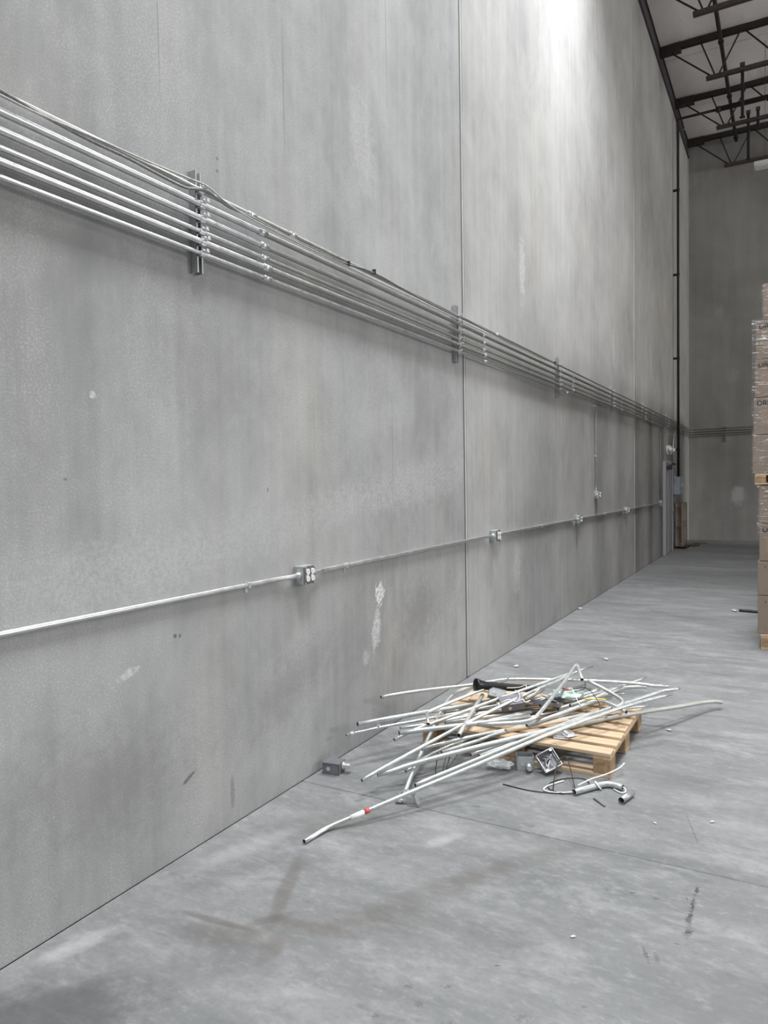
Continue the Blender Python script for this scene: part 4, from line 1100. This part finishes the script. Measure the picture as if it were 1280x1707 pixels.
LO = [(2.192, 0.154, 0.540, 'brown carton resting on the floor pallet', False, True),
      (2.190, 0.540, 0.883, 'brown carton second above the floor pallet', False, True),
      (2.203, 0.883, 1.254, 'lettered brown carton third above the floor pallet', True, False),
      (2.198, 1.254, 1.640, 'brown carton directly under the upper pallet', False, False)]
for (x, z0, z1, lab, tx, mk) in UP + LO:
    carton(x, z0, z1, lab, ST, tx, mk)
    carton(x + 0.585, z0, z1, 'brown carton in the right-hand column of the wrapped stack', 'right column cartons', tx, mk)
p1 = make_pallet(1.15, 1.0, 0.152)
p1.location = (2.219, FY-0.015, 0)
p1['label'] = 'wooden pallet on the floor under the carton stack'; p1['category'] = 'pallet'; p1['group'] = 'wooden pallets'
p2 = make_pallet(1.16, 1.0, 0.106)
p2.location = (2.161, FY-0.015, 1.642)
p2['label'] = 'wooden pallet halfway up the carton stack'; p2['category'] = 'pallet'; p2['group'] = 'wooden pallets'

def wrap(x0, x1, y0, y1, z0, z1, seed, label):
    rnd = random.Random(seed)
    loop = []
    n = 14
    for i in range(n): loop.append((x0+(x1-x0)*i/n, y0))
    for i in range(n): loop.append((x1, y0+(y1-y0)*i/n))
    for i in range(n): loop.append((x1-(x1-x0)*i/n, y1))
    for i in range(n): loop.append((x0, y1-(y1-y0)*i/n))
    nz = max(6, int((z1-z0)/0.03)); V = []; F = []
    cx, cy = (x0+x1)/2, (y0+y1)/2
    for k in range(nz+1):
        z = z0 + (z1-z0)*k/nz
        for (x, y) in loop:
            a = 1 + rnd.uniform(0.0, 0.006) + 0.003*math.sin(z*40)
            V.append((cx+(x-cx)*a, cy+(y-cy)*a, z + rnd.uniform(-.006, .006)))
    m = len(loop)
    for k in range(nz):
        for i in range(m):
            F.append((k*m+i, k*m+(i+1) % m, (k+1)*m+(i+1) % m, (k+1)*m+i))
    return ob('stretch_wrap', me_from('stretch_wrap', V, F, M_FILM, True), label=label, category='stretch wrap')
wrap(2.134, 3.34, FY-0.008, FY+0.97, 1.745, 3.27, 1, 'shiny clear stretch film around the cartons on the upper pallet')
wrap(2.218, 3.40, FY-0.008, FY+0.97, 3.285, 3.60, 2, 'shiny clear stretch film around the topmost carton')
wrap(2.184, 3.38, FY-0.008, FY+0.97, 1.10, 1.635, 3, 'shiny clear stretch film just under the upper pallet')
wrap(2.184, 3.38, FY-0.010, FY+0.97, 0.150, 0.185, 5, 'narrow band of clear film at the bottom of the carton stack')

# more goods stand in a row behind the carton stack, at the same setback from the wall
def bulk_carton(x, y, z, h):
    t = thing('bulk_carton', 'tall brown bulk carton in the row behind the wrapped carton stack', 'carton', (x, y, z), group='bulk cartons in the row behind the stack')
    ob('body', box(0, 1.14, 0, 1.0, 0, h, M_CARD, 0.008), t)
    ob('sealing_tape', box(0.54, 0.60, -0.001, 1.001, h-0.001, h+0.001, M_LABEL), t)
    return t
row_pallet = None
for k in range(8):
    y = 9.45 + 1.38*k
    for z in (0.0, 1.80):
        o = make_pallet(1.16, 1.02, 0.146, 7) if row_pallet is None else copy_tree(row_pallet)
        if row_pallet is None: row_pallet = o
        o.location = (2.29, y, z)
        o['label'] = 'wooden pallet under a bulk carton in the row behind the wrapped stack'; o['category'] = 'pallet'; o['group'] = 'pallets in the row behind the stack'
        bulk_carton(2.30, y+0.01, z+0.148, 1.648)

# ================================================================== STANDING PALLET BY THE DOOR
sp_ = make_pallet(1.06, 0.86, 0.17, 6, (M_WOODG, M_WOODG, M_BRUST))
sp_.rotation_euler = (0, math.radians(-90), 0)
sp_.location = (0.205, 18.95, 0.052)
sp_['label'] = 'old grey-brown pallet standing upright against the far wall'; sp_['category'] = 'pallet'; sp_['group'] = 'wooden pallets'
db = thing('dolly', 'black wheeled dolly under the upright pallet', 'dolly', (0.02, 18.90, 0.0))
ob('platform', box(0.0, 0.26, 0.0, 0.95, 0.030, 0.050, M_BLACK, 0.004), db)
for x in (0.05, 0.22):
    for y in (0.08, 0.86):
        ob('wheel', tube([(x-0.018, y, 0.016), (x+0.018, y, 0.016)], 0.0158, M_BLACK, 12, smoothit=0), db)
for k, (x, y, rz, lab) in enumerate(((0.30, 20.15, 0.5, 'reddish-brown board scrap on the floor beyond the upright pallet'), (0.36, 19.72, 1.0, 'dark board scrap lying right of the black dolly'), (0.42, 20.6, 0.2, 'thin board scrap on the floor near the far corner'))):
    ob('board_scrap', box(-0.18, 0.18, -0.04, 0.04, 0, 0.025, M_BRUST if k != 1 else M_STEELB, 0.003), None, (x, y, 0.0), (0, 0, rz), label=lab, category='board', group='board scraps by the far corner')
